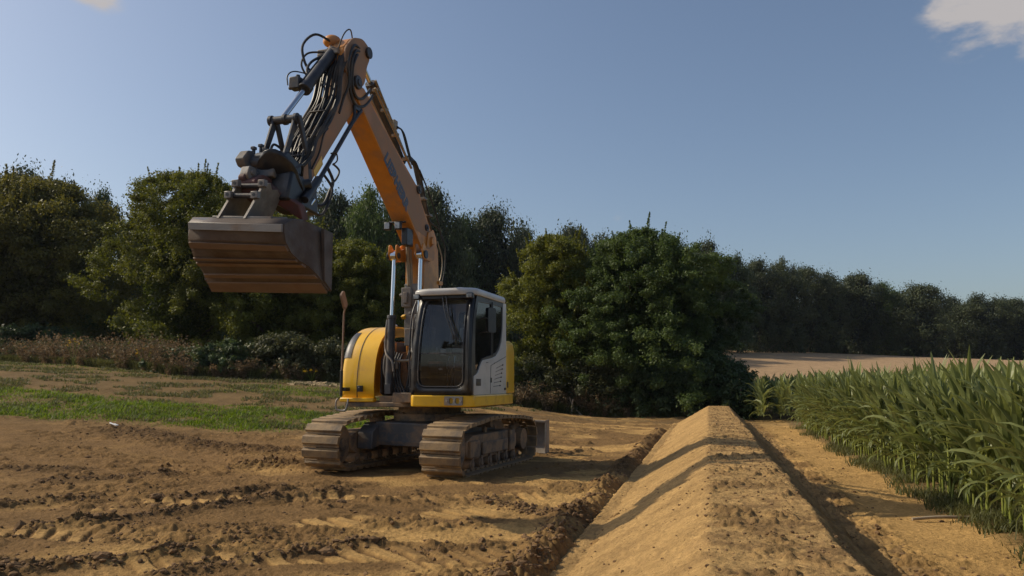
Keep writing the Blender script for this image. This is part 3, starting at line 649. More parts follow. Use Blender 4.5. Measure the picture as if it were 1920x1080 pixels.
    m = MB(); m.cyl((-1.13, 1.08, 1.20), (-1.13, 1.08, 1.62), .026, n=12); m.box(-1.15, -1.05, .93, 1.07, 1.28, 1.34); m.build('stalk_socket', M_blk, mi, bevel=.003)
    m = MB(); pr = rounded([(-.085, -.15), (.085, -.15), (.085, .15), (-.085, .15)], .06, 5)
    o = plate('mirror_head', pr, [], .03, lambda a, b, t: (a, t, b), M_rust, mi, bevel=.012); o.location = (-1.10, -1.12, 2.78); o.rotation_euler = (R(0), R(-38), R(97))
    # ---------------- cab
    cab = empty('cab', (0, 0, 0), 0, X)
    def fs(z): # windscreen curve: s as function of z
        t = np.interp(z, [1.22, 1.6, 2.0, 2.4, 2.65, 2.80], [1.245, 1.285, 1.28, 1.215, 1.13, 1.06]); return float(t)
    L0, L1 = .20, 1.235
    def lin(l, z): # the far pillar leans in slightly towards the roof
        k = (z - 1.22) / 1.6; return l + (.075 * k * (1.235 - l) / 1.035) - .03 * k * (l - .2)
    fo = rounded([(L0, 1.225), (L1, 1.225), (L1, 2.82), (L0, 2.82)], [.05, .02, .10, .12])
    fi = rounded([(.315, 1.345), (1.10, 1.345), (1.125, 2.74), (.315, 2.75)], [.14, .14, .06, .14], 8)
    def dense(p, d=.07):
        q = []
        for i in range(len(p)):
            a = Vector(p[i]); b = Vector(p[(i + 1) % len(p)]); n = max(1, int((b - a).length / d))
            for k in range(n): q.append(tuple(a + (b - a) * k / n))
        return q
    # windscreen surround built as a strip between the two outlines, bent to the curve
    def ring_mesh(name, po, pi, off, mat, parent, th, N=120):
        def res(p):
            P = [Vector(x) for x in p] ; L = [0]
            for i in range(len(P)): L.append(L[-1] + (P[(i + 1) % len(P)] - P[i]).length)
            out = []
            for k in range(N):
                d = L[-1] * k / N; i = max(j for j in range(len(P)) if L[j] <= d + 1e-9); t = (d - L[i]) / max(1e-9, L[i + 1] - L[i]); out.append(P[i] + (P[(i + 1) % len(P)] - P[i]) * t)
            c = sum(out, Vector((0, 0))) / N
            k0 = min(range(N), key=lambda k: abs(math.atan2(out[k].y - c.y, out[k].x - c.x) + 2.4)); return out[k0:] + out[:k0]
        A = res(po); cen = sum(A, Vector((0, 0))) / N
        Bp = []
        PI = [Vector(x) for x in pi]
        for a in A: # ray from centre to outline point hits the inner outline
            d = a - cen; best = None
            for i in range(len(PI)):
                p, q = PI[i], PI[(i + 1) % len(PI)]; e = q - p; den = d.x * e.y - d.y * e.x
                if abs(den) < 1e-9: continue
                t = ((p - cen).x * e.y - (p - cen).y * e.x) / den; uu = ((p - cen).x * d.y - (p - cen).y * d.x) / den
                if t > 0 and -1e-6 <= uu <= 1 + 1e-6 and (best is None or t < best): best = t
            Bp.append(cen + d * (best or .8))
        mb = MB(); va = [mb.bm.verts.new((lin(p.x, p.y), -(fs(p.y) + off), p.y)) for p in A]; vb = [mb.bm.verts.new((lin(p.x, p.y), -(fs(p.y) + off), p.y)) for p in Bp]
        for k in range(N): mb.bm.faces.new((va[k], va[(k + 1) % N], vb[(k + 1) % N], vb[k]))
        o = mb.build(name, mat, parent, bevel=0, ang=50); s_ = o.modifiers.new('solid', 'SOLIDIFY'); s_.thickness = th; s_.offset = 0; return o, Bp, cen
    fr, Bp, cen = ring_mesh('front_frame', fo, fi, 0, M_blk, cab, .05)
    ws = rounded([(.325, 1.355), (1.09, 1.355), (1.115, 2.73), (.325, 2.74)], [.14, .14, .06, .14], 8)
    rim, _, _ = ring_mesh('windscreen_rim', rounded([(.318, 1.35), (1.098, 1.35), (1.122, 2.736), (.318, 2.746)], [.14, .14, .06, .14], 8), rounded([(.335, 1.366), (1.082, 1.366), (1.106, 2.72), (.335, 2.73)], [.13, .13, .05, .13], 8), .03, M_gry, fr, .008)
    mb = MB(); n = 14; grid = []
    for j in range(n + 1):
        z = 1.35 + 1.39 * j / n; row = []
        e = min(1, max(0, (z - 1.35) / .12)); e2 = min(1, max(0, (2.74 - z) / .12)); ins = .10 * (1 - math.sqrt(max(0, 1 - (1 - e) ** 2))) + .08 * (1 - math.sqrt(max(0, 1 - (1 - e2) ** 2)))
        for l in (.32 + ins, .6, .85, 1.10 - ins + .02 * j / n): row.append(mb.bm.verts.new((lin(l, z), -(fs(z) - .0), z)))
        grid.append(row)
    for j in range(n):
        for i in range(3): mb.bm.faces.new((grid[j][i], grid[j][i + 1], grid[j + 1][i + 1], grid[j + 1][i]))
    mb.build('windscreen', M_gls, cab, bevel=0)
    m = MB(); m.box(.32, 1.10, 1.268, 1.298, 1.865, 1.885); m.build('windscreen_rail', M_gry, cab, bevel=.003)
    # side wall: white shell, black door frame, glass
    sw = 1.235
    curve = [(1.20, 1.52), (1.10, 1.545), (1.02, 1.58), (.95, 1.64), (.86, 1.73), (.78, 1.775), (.66, 1.79), (.36, 1.82), (.12, 1.86), (-.08, 1.97), (-.21, 2.12), (-.27, 2.35), (-.30, 2.80)]
    white = [(1.20, 1.225)] + curve + [(-.47, 2.80), (-.47, 1.225)]
    plate('side_panel', white, [], .04, lambda a, b, t: (sw - .02 + t, -a, b), M_whi, cab, bevel=.008)
    blackp = [(1.21, 1.235)] + [(1.285, 1.6), (1.28, 2.0), (1.215, 2.4), (1.13, 2.65), (1.06, 2.80)] + [(-.29, 2.80)] + [(a - .012, b - .012) for a, b in curve[::-1][1:]] + [(1.17, 1.49)]
    door_g = rounded([(1.07, 1.60), (1.02, 1.62), (.90, 1.74), (.80, 1.80), (.345, 1.87), (.33, 2.72), (1.00, 2.70), (1.11, 2.40), (1.135, 2.0), (1.12, 1.66)], .03, 3)
    rear_g = rounded([(.285, 1.88), (.10, 1.92), (-.06, 2.02), (-.17, 2.16), (-.235, 2.38), (-.255, 2.72), (.275, 2.72)], .03, 3)
    dr = plate('door_frame', blackp, [door_g, rear_g], .03, lambda a, b, t: (sw - .022 + t, -a, b), M_blk, cab, bevel=.003)
    plate('door_window', door_g, [], .006, lambda a, b, t: (sw - .022 + t, -a, b), M_gls2, dr, bevel=0)
    plate('rear_side_window', rear_g, [], .006, lambda a, b, t: (sw - .022 + t, -a, b), M_gls2, cab, bevel=0)
    m = MB(); m.box(sw - .001, sw + .012, .298, .318, 1.87, 2.76); m.build('door_seal', M_blk, cab, bevel=.002)
    m = MB()
    for (a, b, c, d) in [((.41, 1.24), (.38, 1.70), 0, 0), ((.38, 1.70), (-.45, 1.87), 0, 0), ((.62, 1.745), (.52, 1.745), 0, 0)]:
        m.cyl((sw + .001, a[0], a[1]), (sw + .001, b[0], b[1]), .005, n=6)
    m.build('panel_gap', M_blk, cab, bevel=0)
    m = MB()
    for k in range(6):
        z = 1.69 - .066 * k; s0 = .09 + .03 * k; m.cyl((sw + .001, s0, z - .03 + .005 * k), (sw + .001, s0 - .33 + .0 * k, z + .03 - .004 * k), .0045, n=6); m.cyl((sw + .001, s0 - .33, z + .03 - .004 * k), (sw + .006, s0 - .35, z + .032 - .004 * k), .012, n=8)
    m.cyl((sw, .2, 1.74), (sw + .006, .2, 1.74), .012, n=8)
    m.build('vent_slot', M_blk, cab, bevel=0)
    m = MB(); m.box(sw, sw + .004, .88, 1.10, 1.37, 1.48); m.build('side_label', M_gry, cab, bevel=.001)
    m = MB(); m.box(sw, sw + .006, .93, 1.09, 1.385, 1.43); m.build('label_print', M_blk, cab, bevel=0)
    m = MB(); m.box(sw - .002, sw + .018, -.42, -.36, 1.29, 1.33); m.box(sw - .002, sw + .014, .36, .39, 1.42, 1.50); m.build('panel_hinge', M_blk, cab, bevel=.003)
    # far side and back of the cab
    sidel = [(1.20, 1.225), (1.285, 1.6), (1.28, 2.0), (1.215, 2.4), (1.13, 2.65), (1.06, 2.80), (-.47, 2.80), (-.47, 1.225)]
    plate('far_side_frame', sidel, [rounded([(1.12, 1.9), (.75, 1.9), (.75, 2.72), (1.0, 2.7), (1.11, 2.4)], .04), rounded([(.68, 1.9), (-.38, 1.9), (-.38, 2.72), (.68, 2.72)], .06)], .03, lambda a, b, t: (lin(.215, b) + t, -a, b), M_blk, cab)
    plate('far_side_window', rounded([(1.13, 1.89), (-.39, 1.89), (-.39, 2.73), (1.0, 2.72), (1.12, 2.4)], .03), [], .006, lambda a, b, t: (lin(.215, b) + t, -a, b), M_gls2, cab, bevel=0)
    plate('back_wall', [(.22, 1.225), (1.2, 1.225), (1.2, 2.8), (.22, 2.8)], [rounded([(.34, 1.95), (1.08, 1.95), (1.08, 2.68), (.34, 2.68)], .07)], .04, lambda a, b, t: (a, .45 + t, b), M_whi, cab)
    plate('back_window', rounded([(.33, 1.94), (1.09, 1.94), (1.09, 2.69), (.33, 2.69)], .07), [], .006, lambda a, b, t: (a, .45 + t, b), M_gls2, cab, bevel=0)
    # roof
    ro = rounded([(.20, 1.20), (.40, 1.27), (1.12, 1.25), (1.265, 1.12), (1.25, -.46), (.24, -.50)], [.08, .1, .1, .08, .12, .1], 5)
    m = MB(); c0 = (.74, .4); m.loft([[((l - c0[0]) * k + c0[0], (s_ - c0[1]) * k + c0[1], z - .05 * max(0, -s_) * 0) for l, s_ in ro] for k, z in ((.985, 2.80), (1.0, 2.835), (.995, 2.875), (.965, 2.90), (.90, 2.915))])
    rf = m.build('roof', M_whi, cab, bevel=.006)
    m = MB(); m.sphere((.96, 1.10, 2.895), .10, (1.0, .8, .35)); m.build('roof_dome', M_whi, rf, bevel=0)
    m = MB(); m.box(.30, 1.14, 1.06, 1.19, 2.74, 2.80); m.build('roof_visor', M_blk, cab, bevel=.01)
    for l in (.265, 1.165):
        m = MB(); m.box(l - .055, l + .055, 1.16, 1.25, 2.735, 2.825); w_ = m.build('work_light', M_blk, cab, bevel=.012)
        m = MB(); m.box(l - .042, l + .042, 1.250, 1.256, 2.75, 2.81); m.build('lens', M_lens, w_, bevel=.003)
    for dl in (0, .06):
        m = MB(); m.tube([(.70 + dl, 1.215, 2.79), (.78 + dl * .9, 1.28, 2.50), (.93 + dl * .6, 1.325, 2.15)], .009, n=6); m.box(.92 + dl * .6, .945 + dl * .6, 1.315, 1.34, 2.08, 2.16); m.build('wiper_arm', M_blk, cab, bevel=0)
    m = MB(); m.tube([(.80, 1.28, 2.52), (1.01, 1.315, 2.12), (1.015, 1.32, 2.08)], .012, n=6); m.build('wiper_blade', M_blk, cab, bevel=0)
    m = MB(); m.tube([(1.16, 1.17, 2.66), (1.175, 1.24, 2.60), (1.19, 1.31, 2.30), (1.19, 1.335, 1.9), (1.18, 1.335, 1.45), (1.17, 1.30, 1.33)], .012, n=8); m.build('handrail', M_blk, cab, bevel=0)
    m = MB(); m.tube([(.20, 1.08, 2.74), (.185, 1.22, 2.5), (.175, 1.28, 2.1), (.175, 1.27, 1.6), (.185, 1.24, 1.30)], .012, n=8); m.build('handrail', M_gry, cab, bevel=0)
    sm_ = empty('door_mirror', (0, 0, 0), 0, cab)
    for z_ in (2.42, 2.2): m = MB(); m.tube([(1.245, .98, z_), (1.33, .96, z_ + .02), (1.34, .88, z_ + .02)], .009, n=6); m.build('mirror_bracket', M_blk, sm_, bevel=0)
    o = plate('mirror_head', rounded([(-.10, -.20), (.10, -.20), (.10, .20), (-.10, .20)], .04), [], .06, lambda a, b, t: (a, t, b), M_blk, sm_, bevel=.015); o.location = (1.36, -.76, 2.42); o.rotation_euler = (0, 0, R(70))
    # interior
    m = MB(); m.box(.24, 1.20, -.40, 1.20, 1.24, 1.28); m.build('cab_floor', M_blk, cab, bevel=0)
    seat = empty('seat', (0, 0, 0), 0, cab)
    m = MB(); m.box(.48, .98, .02, .52, 1.64, 1.78); m.build('seat_cushion', M_sea, seat, bevel=.05, seg=3)
    m = MB(); m.prism([(.06, 1.76), (-.08, 1.76), (-.20, 2.36), (-.10, 2.38)], .50, .96); m.prism([(-.10, 2.38), (-.20, 2.38), (-.22, 2.60), (-.14, 2.60)], .60, .86); m.build('seat_back', M_sea, seat, bevel=.04, seg=3)
    m = MB(); m.box(.55, .90, .05, .45, 1.28, 1.64); m.build('seat_base', M_blk, seat, bevel=.01)
    m = MB(); m.box(.27, .44, -.1, .72, 1.55, 1.80); m.box(.99, 1.12, -.1, .62, 1.6, 1.80); m.box(.75, 1.08, .80, .92, 1.86, 2.02); m.build('console', M_blk, cab, bevel=.02)
    m = MB(); m.box(.42, .50, .52, .60, 1.86, 1.97); m.box(.50, .56, .80, .86, 1.62, 1.66); m.box(.62, .95, -.04, .02, 2.02, 2.28); m.build('instrument', M_int, cab, bevel=.01)
    for l in (.38, 1.03):
        m = MB(); m.tube([(l, .60, 1.78), (l, .63, 1.92), (l - .01, .62, 2.0)], .022); m.build('joystick', M_blk, cab, bevel=0)
    for l in (.70, .80):
        m = MB(); m.tube([(l, .95, 1.28), (l + .01, 1.0, 1.6), (l + .02, .96, 1.84)], .011, n=6); m.build('pedal_lever', M_chr, cab, bevel=0)
    m = MB(); m.box(.40, .60, .93, 1.06, 1.72, 1.76); m.build('red_tool', M_red, cab, bevel=.01)
    m = MB()
    for z in (1.56, 1.66, 1.74): m.box(.90, 1.05, .72, .78, z, z + .03)
    m.build('cab_step_plate', M_int, cab, bevel=.005)
    # ---------------- boom
    boom = empty('boom', (0, 0, 0), 0, X)
    low = [(-.05, 1.35), (.45, 1.35), (.66, 2.0), (.74, 2.7), (.72, 3.3), (.80, 3.62), (.66, 3.86), (.30, 3.93), (.12, 3.72), (.08, 3.2), (-.02, 2.2)]
    m = MB(); m.prism(low, -.17, .17); bl = m.build('lower_boom', M_ora, boom, bevel=.012)
    fold = [(3.28, 5.50), (2.82, 5.17), (2.41, 4.87), (1.89, 4.47), (1.38, 4.10), (1.05, 3.84), (.80, 3.62)]
    back = [(.42, 3.78), (.40, 3.96), (.62, 4.19), (.86, 4.42), (.95, 4.60), (1.20, 4.72), (1.93, 5.08), (2.66, 5.47), (2.96, 5.63), (3.2, 5.64)]
    m = MB(); m.prism(fold + back, -.165, .165); bu = m.build('upper_boom', M_ora, boom, bevel=.010)
    m = MB(); m.prism([(a + (.013 if False else 0), b) for a, b in [(3.10, 5.40), (2.41, 4.90), (1.89, 4.50), (1.40, 4.14), (1.10, 3.92), (.62, 3.86), (.48, 3.93), (.68, 4.17), (.92, 4.42), (1.02, 4.58), (1.24, 4.68), (1.93, 5.03), (2.66, 5.42), (2.9, 5.54)]], .163, .168); m.build('boom_side_sheen', M_dor, bu, bevel=.001)  # thin skin added on the boom side, carrying dust and painted sheen
    a0 = Vector((2.30, 4.765)); a1 = Vector((1.46, 4.125)); dx = a1 - a0; upv = Vector((-dx.y, dx.x)).normalized() * -1
    upv = Vector((.62, .78)) if False else Vector((dx.y, -dx.x)).normalized(); upv = -upv if upv.y < 0 else upv
    text_mesh('boom_lettering', 'LIEBHERR', .3, lambda a, b, t: (.171 + t * .5, -(a0.x + dx.x * a + upv.x * b * .185), a0.y + dx.y * a + upv.y * b * .185), M_ltr, bu, off=.016)
    for (s_, z, r_) in [(1.01, 4.60, .075), (.66, 4.02, .055)]:
        m = MB(); m.cyl((-.20, s_, z), (.20, s_, z), r_, n=24); m.cyl((.19, s_, z), (.215, s_, z), r_ * .55, n=16); m.build('pivot_pin', M_gry, bu, bevel=.006)
    # lugs that carry the lift cylinders
    for sg in (-1, 1):
        lug = rounded([(.62, 3.46), (.84, 3.42), (1.06, 3.43), (1.12, 3.54), (1.10, 3.68), (1.02, 3.68), (.94, 3.60), (.76, 3.66), (.60, 3.76)], .05)
        for dl in ((.16, .185), (.285, .31)):
            a, b = sorted((sg * dl[0], sg * dl[1])); m = MB(); m.prism(lug, a, b); lg = m.build('cylinder_lug', M_ora, boom, bevel=.006)
        m = MB(); m.cyl((sg * .14, 1.03, 3.50), (sg * .34, 1.03, 3.50), .05, n=20); m.cyl((sg * .325, 1.03, 3.50), (sg * .345, 1.03, 3.50), .07, n=20); m.build('lug_pin', M_gry, boom, bevel=.005)
    m = MB(); m.prism([(.55, 3.55), (.70, 3.62), (.62, 3.95), (.40, 4.02), (.28, 3.9), (.3, 3.6)], .168, .20); m.cyl((.16, .46, 3.80), (.24, .46, 3.80), .10, n=24); m.cyl((.20, .62, 3.50), (.23, .62, 3.50), .06, n=20); m.build('knuckle_plate', M_ora, boom, bevel=.008)
    # lift cylinders
    for sg in (-1, 1):
        c = empty('lift_cylinder', (0, 0, 0), 0, X)
        l0 = -.235 if sg < 0 else .235
        top_ = (l0, 1.03, 3.50); bot = (l0 + .01 * sg, 1.13, 1.32); mid = tuple(bot[i] + (top_[i] - bot[i]) * .545 for i in range(3))
        m = MB(); m.cyl(mid, top_, .032, n=18); m.cyl((top_[0] - .045, 1.03, 3.50), (top_[0] + .045, 1.03, 3.50), .075, n=20); m.build('rod', M_chr if sg < 0 else M_chr, c, bevel=.003)
        m = MB(); m.cyl(bot, mid, .066, n=20); q = tuple(bot[i] + (top_[i] - bot[i]) * .52 for i in range(3)); m.cyl(q, mid, .078, n=20); m.box(l0 - .05, l0 + .05, 1.06, 1.2, 1.24, 1.40); m.build('barrel', M_gry, c, bevel=.004)
        m = MB(); m.tube([(l0 - .075, 1.10, 2.44), (l0 - .085, 1.12, 2.2), (l0 - .085, 1.13, 1.98), (l0 - .02, 1.20, 1.86), (l0 + .08, 1.22, 1.76), (l0 + .10, 1.2, 1.6)], .016, n=8); m.build('feed_pipe', M_mid, c, bevel=0)
    # valve blocks and pipes on the front of the lower boom
    m = MB(); m.cyl((-.04, .86, 3.02), (-.04, .93, 3.66), .035, n=12); m.cyl((.0, .84, 3.02), (.0, .90, 3.62), .02, n=10); m.build('pipe', M_pip, boom, bevel=0)
    m = MB(); m.box(-.15, .02, .76, .92, 2.66, 2.98); m.box(-.12, .12, .74, .86, 2.28, 3.05); m.box(-.07, .04, .78, .95, 2.02, 2.30); m.box(-.10, -.03, .86, .97, 2.72, 2.90); m.cyl((-.14, .88, 2.86), (-.19, .88, 2.86), .03); m.cyl((.03, .88, 2.55), (.03, .97, 2.55), .025); m.build('valve_block', M_mid, boom, bevel=.008)
    m = MB(); m.prism([(.86, 2.46), (.94, 2.50), (.86, 2.54)], -.15, -.09); m.build('small_bracket', M_yel, boom, bevel=.004)
    hoses = empty('boom_hoses', (0, 0, 0), 0, X)
    def H(pts, r=.018, mat=None, nm='hose', par=None): m = MB(); m.tube(pts, r); return m.build(nm, mat or M_hos, par or hoses, bevel=0)
    for k in range(4):
        d = k * .045; H([(-.30 + d, .80, 1.92 - d * .3), (-.27 + d, .96, 1.75), (-.22 + d, 1.05, 1.45), (-.10 + d * 1.3, 1.12, 1.20)], .019)
    for k in range(3):
        d = k * .04; H([(.08 + d, .85, 1.85), (.05 + d, .98, 1.7), (.04 + d, 1.02, 1.45), (.0 + d, 1.05, 1.22)], .018)
    H([(-.42, .80, 1.40), (-.44, .92, 1.62), (-.40, .95, 1.86), (-.30, .97, 1.92), (-.24, 1.0, 1.84)], .019, M_mid)
    H([(-.28, 1.02, 1.78), (-.1, 1.04, 1.77), (.08, 1.04, 1.78), (.14, 1.06, 1.86)], .022, M_pip, 'pipe')
    m = MB()
    for l in (-.27, -.16, .09): m.cyl((l, 1.03, 1.64), (l, 1.03, 1.80), .028, n=10)
    m.build('hose_fitting', M_mid, hoses, bevel=.004)
    for k in range(5):
        d = k * .035; H([(.02 + d, .83, 2.1), (-.05 + d, .86, 1.8), (-.02 + d, .80, 1.5), (.0 + d, .7, 1.3)], .014)
    # twin lamps under the kink
    for l in (-.18, .0):
        m = MB(); m.box(l - .055, l + .055, 1.36, 1.44, 3.86, 3.99); wl = m.build('boom_light', M_blk, boom, bevel=.012)
        m = MB(); m.box(l - .042, l + .042, 1.440, 1.447, 3.875, 3.975); m.build('lens', M_lens, wl, bevel=.004)
    m = MB(); m.box(.03, .13, 1.10, 1.34, 3.62, 3.90); m.box(-.2, .1, 1.3, 1.36, 3.98, 4.01); m.build('lamp_bracket', M_blk, boom, bevel=.01)
    # ---------------- arm cylinder along the back of the boom
    ac = empty('arm_cylinder', (0, 0, 0), 0, X)
    m = MB(); m.cyl((0, 1.30, 4.98), (0, 2.45, 5.90), .070, n=20); m.cyl((0, 2.38, 5.845), (0, 2.47, 5.915), .085, n=20); m.build('barrel', M_gry, ac, bevel=.004)
    m = MB(); m.cyl((0, 2.45, 5.90), (0, 2.86, 6.19), .035, n=16); m.build('rod', M_chr, ac, bevel=0)
    m = MB(); m.cyl((.10, 1.32, 5.03), (.10, 2.50, 5.93), .022, n=10); m.cyl((.145, 1.25, 4.90), (.145, 2.60, 5.77), .020, n=10); m.cyl((.06, 1.4, 4.88), (.06, 2.6, 5.65), .018, n=8)
    m.build('pipe', M_pip, ac, bevel=0)
    m = MB()
    for t in (.12, .42, .72, .95):
        s_ = 1.25 + 1.3 * t; z = 4.88 + .93 * t; m.box(.05, .17, s_ - .02, s_ + .02, z + .0, z + .05)
    m.build('pipe_clamp', M_pip, ac, bevel=.006)
    m = MB(); m.box(-.03, .07, 1.62, 1.74, 5.44, 5.58); m.build('valve', M_pip, ac, bevel=.01)
    for k in range(3):
        H([(.05 + .02 * k, 1.66, 5.50 - .02 * k), (.10, 1.48 + .02 * k, 5.44), (.10, 1.28, 5.22 - .04 * k), (.12, 1.16, 4.98)], .013)
    for k in range(4):
        d = .03 * k; H([(.10 - d, 1.28 + d, 5.02), (.12 - d, 1.05 - .3 * d, 5.06 + d), (.14 - d, .86 - .5 * d, 4.85), (.16 - d, .70 - .6 * d, 4.50), (.15 - d, .50 - .7 * d, 4.20), (.1 - d, .18 - .5 * d, 3.85), (.12 - d, .02 - .3 * d, 3.4), (.12 - d, -.02, 2.9)], .020)
    H([(.16, .45, 4.15), (.2, .12, 4.05), (.2, -.12, 3.8), (.18, -.16, 3.4), (.12, -.10, 3.0)], .012); H([(.16, .95, 4.95), (.19, .60, 4.62), (.2, .25, 4.25), (.2, .0, 3.9)], .014)
    H([(.1, -.02, 3.1), (.14, -.10, 3.3), (.15, -.12, 3.6), (.1, -.02, 3.9)], .012, M_pip, 'pipe')
    for b_ in ((-.05, .2, .46, .56, 4.24, 4.28), (.05, .2, .70, .80, 4.48, 4.52)): m = MB(); m.box(*b_); m.build('hose_clamp', M_mid, hoses, bevel=.006)
    m = MB(); m.box(-.05, .2, -.04, .12, 3.12, 3.18); m.build('hose_clamp', M_ora, hoses, bevel=.006)
    # ---------------- arm (stick)
    arm = empty('stick', (0, 0, 0), 0, X)
    body = [(2.96, 5.70), (2.98, 5.50), (3.10, 5.32), (3.38, 5.02), (4.0, 4.28), (4.42, 3.72), (4.58, 3.58), (4.70, 3.62), (4.70, 3.78), (4.46, 4.12), (4.04, 4.70), (3.83, 4.99), (3.60, 5.34), (3.50, 5.66), (3.35, 5.80)]
    m = MB(); m.prism(body, -.135, .135); ab = m.build('stick_body', M_dor, arm, bevel=.012)
    rear = rounded([(3.50, 5.70), (3.52, 6.02), (3.30, 6.26), (3.02, 6.36), (2.80, 6.30), (2.78, 6.14), (2.88, 5.98), (2.92, 5.72), (3.05, 5.60), (3.3, 5.6)], .09)
    for a, b in ((-.155, -.125), (.125, .155)):
        m = MB(); m.prism(rear, a, b); m.build('stick_head_plate', M_dor, arm, bevel=.008)
    m = MB(); m.prism([(s_ * .97 + .095, z * .985 + .09) for s_, z in rear], -.124, .124); m.build('stick_head', M_ora, arm, bevel=.03)
    m = MB(); m.cyl((-.19, 2.87, 6.20), (.19, 2.87, 6.20), .065, n=24); m.cyl((.17, 2.87, 6.20), (.20, 2.87, 6.20), .085, n=24); m.build('pivot_pin', M_gry, arm, bevel=.008)
    m = MB(); m.cyl((-.20, 3.18, 5.64), (.20, 3.18, 5.64), .10, n=24); m.cyl((.19, 3.18, 5.64), (.215, 3.18, 5.64), .05, n=16); m.build('pivot_pin', M_gry, arm, bevel=.008)
    m = MB(); m.sphere((-.16, 3.34, 6.22), .12, (1.1, 1.0, .75)); m.build('head_cover', M_ora, arm, bevel=0)
    m = MB(); m.box(-.26, .06, 3.42, 3.56, 5.94, 6.02); m.box(-.24, -.12, 3.46, 3.60, 5.86, 5.94); m.build('valve_bracket', M_mid, arm, bevel=.01)
    m = MB(); m.tube([(.165, 3.05, 5.28), (.17, 3.30, 5.02), (.17, 3.9, 4.28), (.17, 4.45, 3.62)], .030, n=8, sm=0); m.box(.14, .18, 3.03, 3.24, 5.24, 5.30); m.tube([(.17, 3.25, 5.28), (.17, 3.24, 5.15), (.17, 3.30, 5.02)], .022, sm=0); m.build('hose_guard_bar', M_blk, arm, bevel=0)
    m = MB(); m.prism([(4.0, 4.24), (4.18, 4.02), (4.22, 4.10), (4.04, 4.34)], .136, .141); m.build('yellow_mark', M_yel, arm, bevel=0)
    # stick hoses: a tangle down the front
    g = random.Random(11); sh = empty('stick_hoses', (0, 0, 0), 0, X)
    for k in range(19):
        l = -.18 + .0185 * k + g.uniform(-.02, .02); b = g.uniform(.02, .10)
        H([(l * .8, 3.40 + g.uniform(-.03, .08), 5.96), (l, 3.60 + b * .3, 5.62 + g.uniform(-.05, .05)), (l * 1.1, 3.66 + b, 5.22), (l * 1.1 + g.uniform(-.03, .03), 3.90 + b, 4.86 + g.uniform(-.03, .05)), (l + g.uniform(-.05, .05), 4.17 + b * .9, 4.52), (l + g.uniform(-.05, .05), 4.38 + b * .5, 4.22), (l * .6, 4.62, 3.95)], g.choice((.015, .019, .024)), par=sh)
    for (pts, r) in [
        ([(.10, 3.05, 6.10), (.17, 3.22, 6.02), (.18, 3.34, 5.80), (.17, 3.32, 5.55), (.17, 3.20, 5.42), (.17, 3.02, 5.46), (.17, 2.86, 5.60), (.12, 2.70, 5.72)], .021),
        ([(.12, 3.02, 6.16), (.18, 3.28, 6.06), (.2, 3.42, 5.80), (.18, 3.40, 5.45), (.17, 3.22, 5.30), (.17, 2.98, 5.36), (.16, 2.78, 5.52), (.12, 2.62, 5.66)], .021),
        ([(.12, 3.0, 6.2), (.19, 3.34, 6.12), (.2, 3.50, 5.82), (.19, 3.46, 5.52), (.15, 3.52, 5.3), (.14, 3.62, 5.05)], .018),
        ([(.05, 3.12, 6.28), (.10, 3.30, 6.38), (.06, 3.42, 6.25), (.02, 3.52, 5.9), (.0, 3.56, 5.5)], .010),
        ([(-.12, 3.40, 6.18), (-.26, 3.62, 6.22), (-.34, 3.80, 6.0), (-.30, 3.80, 5.75), (-.22, 3.72, 5.60)], .018),
        ([(-.16, 3.55, 5.98), (-.30, 3.74, 5.9), (-.34, 3.82, 5.72), (-.26, 3.78, 5.55), (-.15, 3.70, 5.5)], .014),
        ([(-.12, 3.62, 5.9), (-.20, 3.78, 5.76), (-.2, 3.9, 5.60), (-.12, 3.98, 5.42), (-.05, 4.02, 5.25)], .018),
        ([(-.10, 3.90, 5.50), (-.28, 4.06, 5.52), (-.34, 4.14, 5.44), (-.32, 4.16, 5.30)], .009),
        ([(.02, 3.72, 5.20), (-.06, 3.86, 5.05), (-.12, 4.02, 4.75), (-.12, 4.10, 4.50)], .026),
        ([(.10, 3.62, 5.28), (.02, 3.80, 5.10), (-.02, 3.96, 4.85), (-.02, 4.02, 4.62)], .024),
        ([(-.08, 4.55, 4.28), (-.16, 4.66, 4.34), (-.14, 4.74, 4.2), (-.04, 4.7, 4.10), (.02, 4.6, 4.18)], .016),
        ([(.16, 3.92, 4.22), (.2, 3.84, 4.05), (.2, 3.92, 3.88), (.2, 4.05, 3.70), (.18, 4.2, 3.66), (.15, 4.35, 3.75)], .022),
        ([(.15, 4.02, 4.12), (.22, 3.90, 3.95), (.24, 3.98, 3.76), (.22, 4.12, 3.55), (.2, 4.3, 3.55), (.12, 4.5, 3.70)], .018),
        ([(.17, 3.80, 4.30), (.22, 3.72, 4.22), (.22, 3.80, 4.08), (.2, 3.9, 4.0)], .014),
        ([(.17, 3.86, 4.42), (.2, 3.78, 4.45), (.2, 3.74, 4.36), (.17, 3.8, 4.28)], .010),
        ([(.05, 4.2, 4.45), (.1, 4.3, 4.5), (.12, 4.42, 4.3), (.1, 4.5, 4.05), (.12, 4.6, 3.85)], .016),
        ([(.14, 3.9, 4.75), (.17, 4.05, 4.62), (.17, 4.15, 4.35), (.16, 4.3, 4.1)], .012)]: H(pts, r, par=sh)
    m = MB()
    for (s_, z) in [(3.66, 5.42), (3.92, 4.98), (4.20, 4.56), (4.42, 4.24)]: m.box(-.12, .13, s_ - .01, s_ + .02, z + .0, z + .02)
    m.build('hose_clamp', M_gry, sh, bevel=.008)
    # ---------------- bucket cylinder
    bc = empty('bucket_cylinder', (0, 0, 0), 0, X)
    A = Vector((-.06, 3.46, 6.02)); B_ = Vector((-.13, 4.55, 4.70)); t1 = .60
    mid = A + (B_ - A) * t1
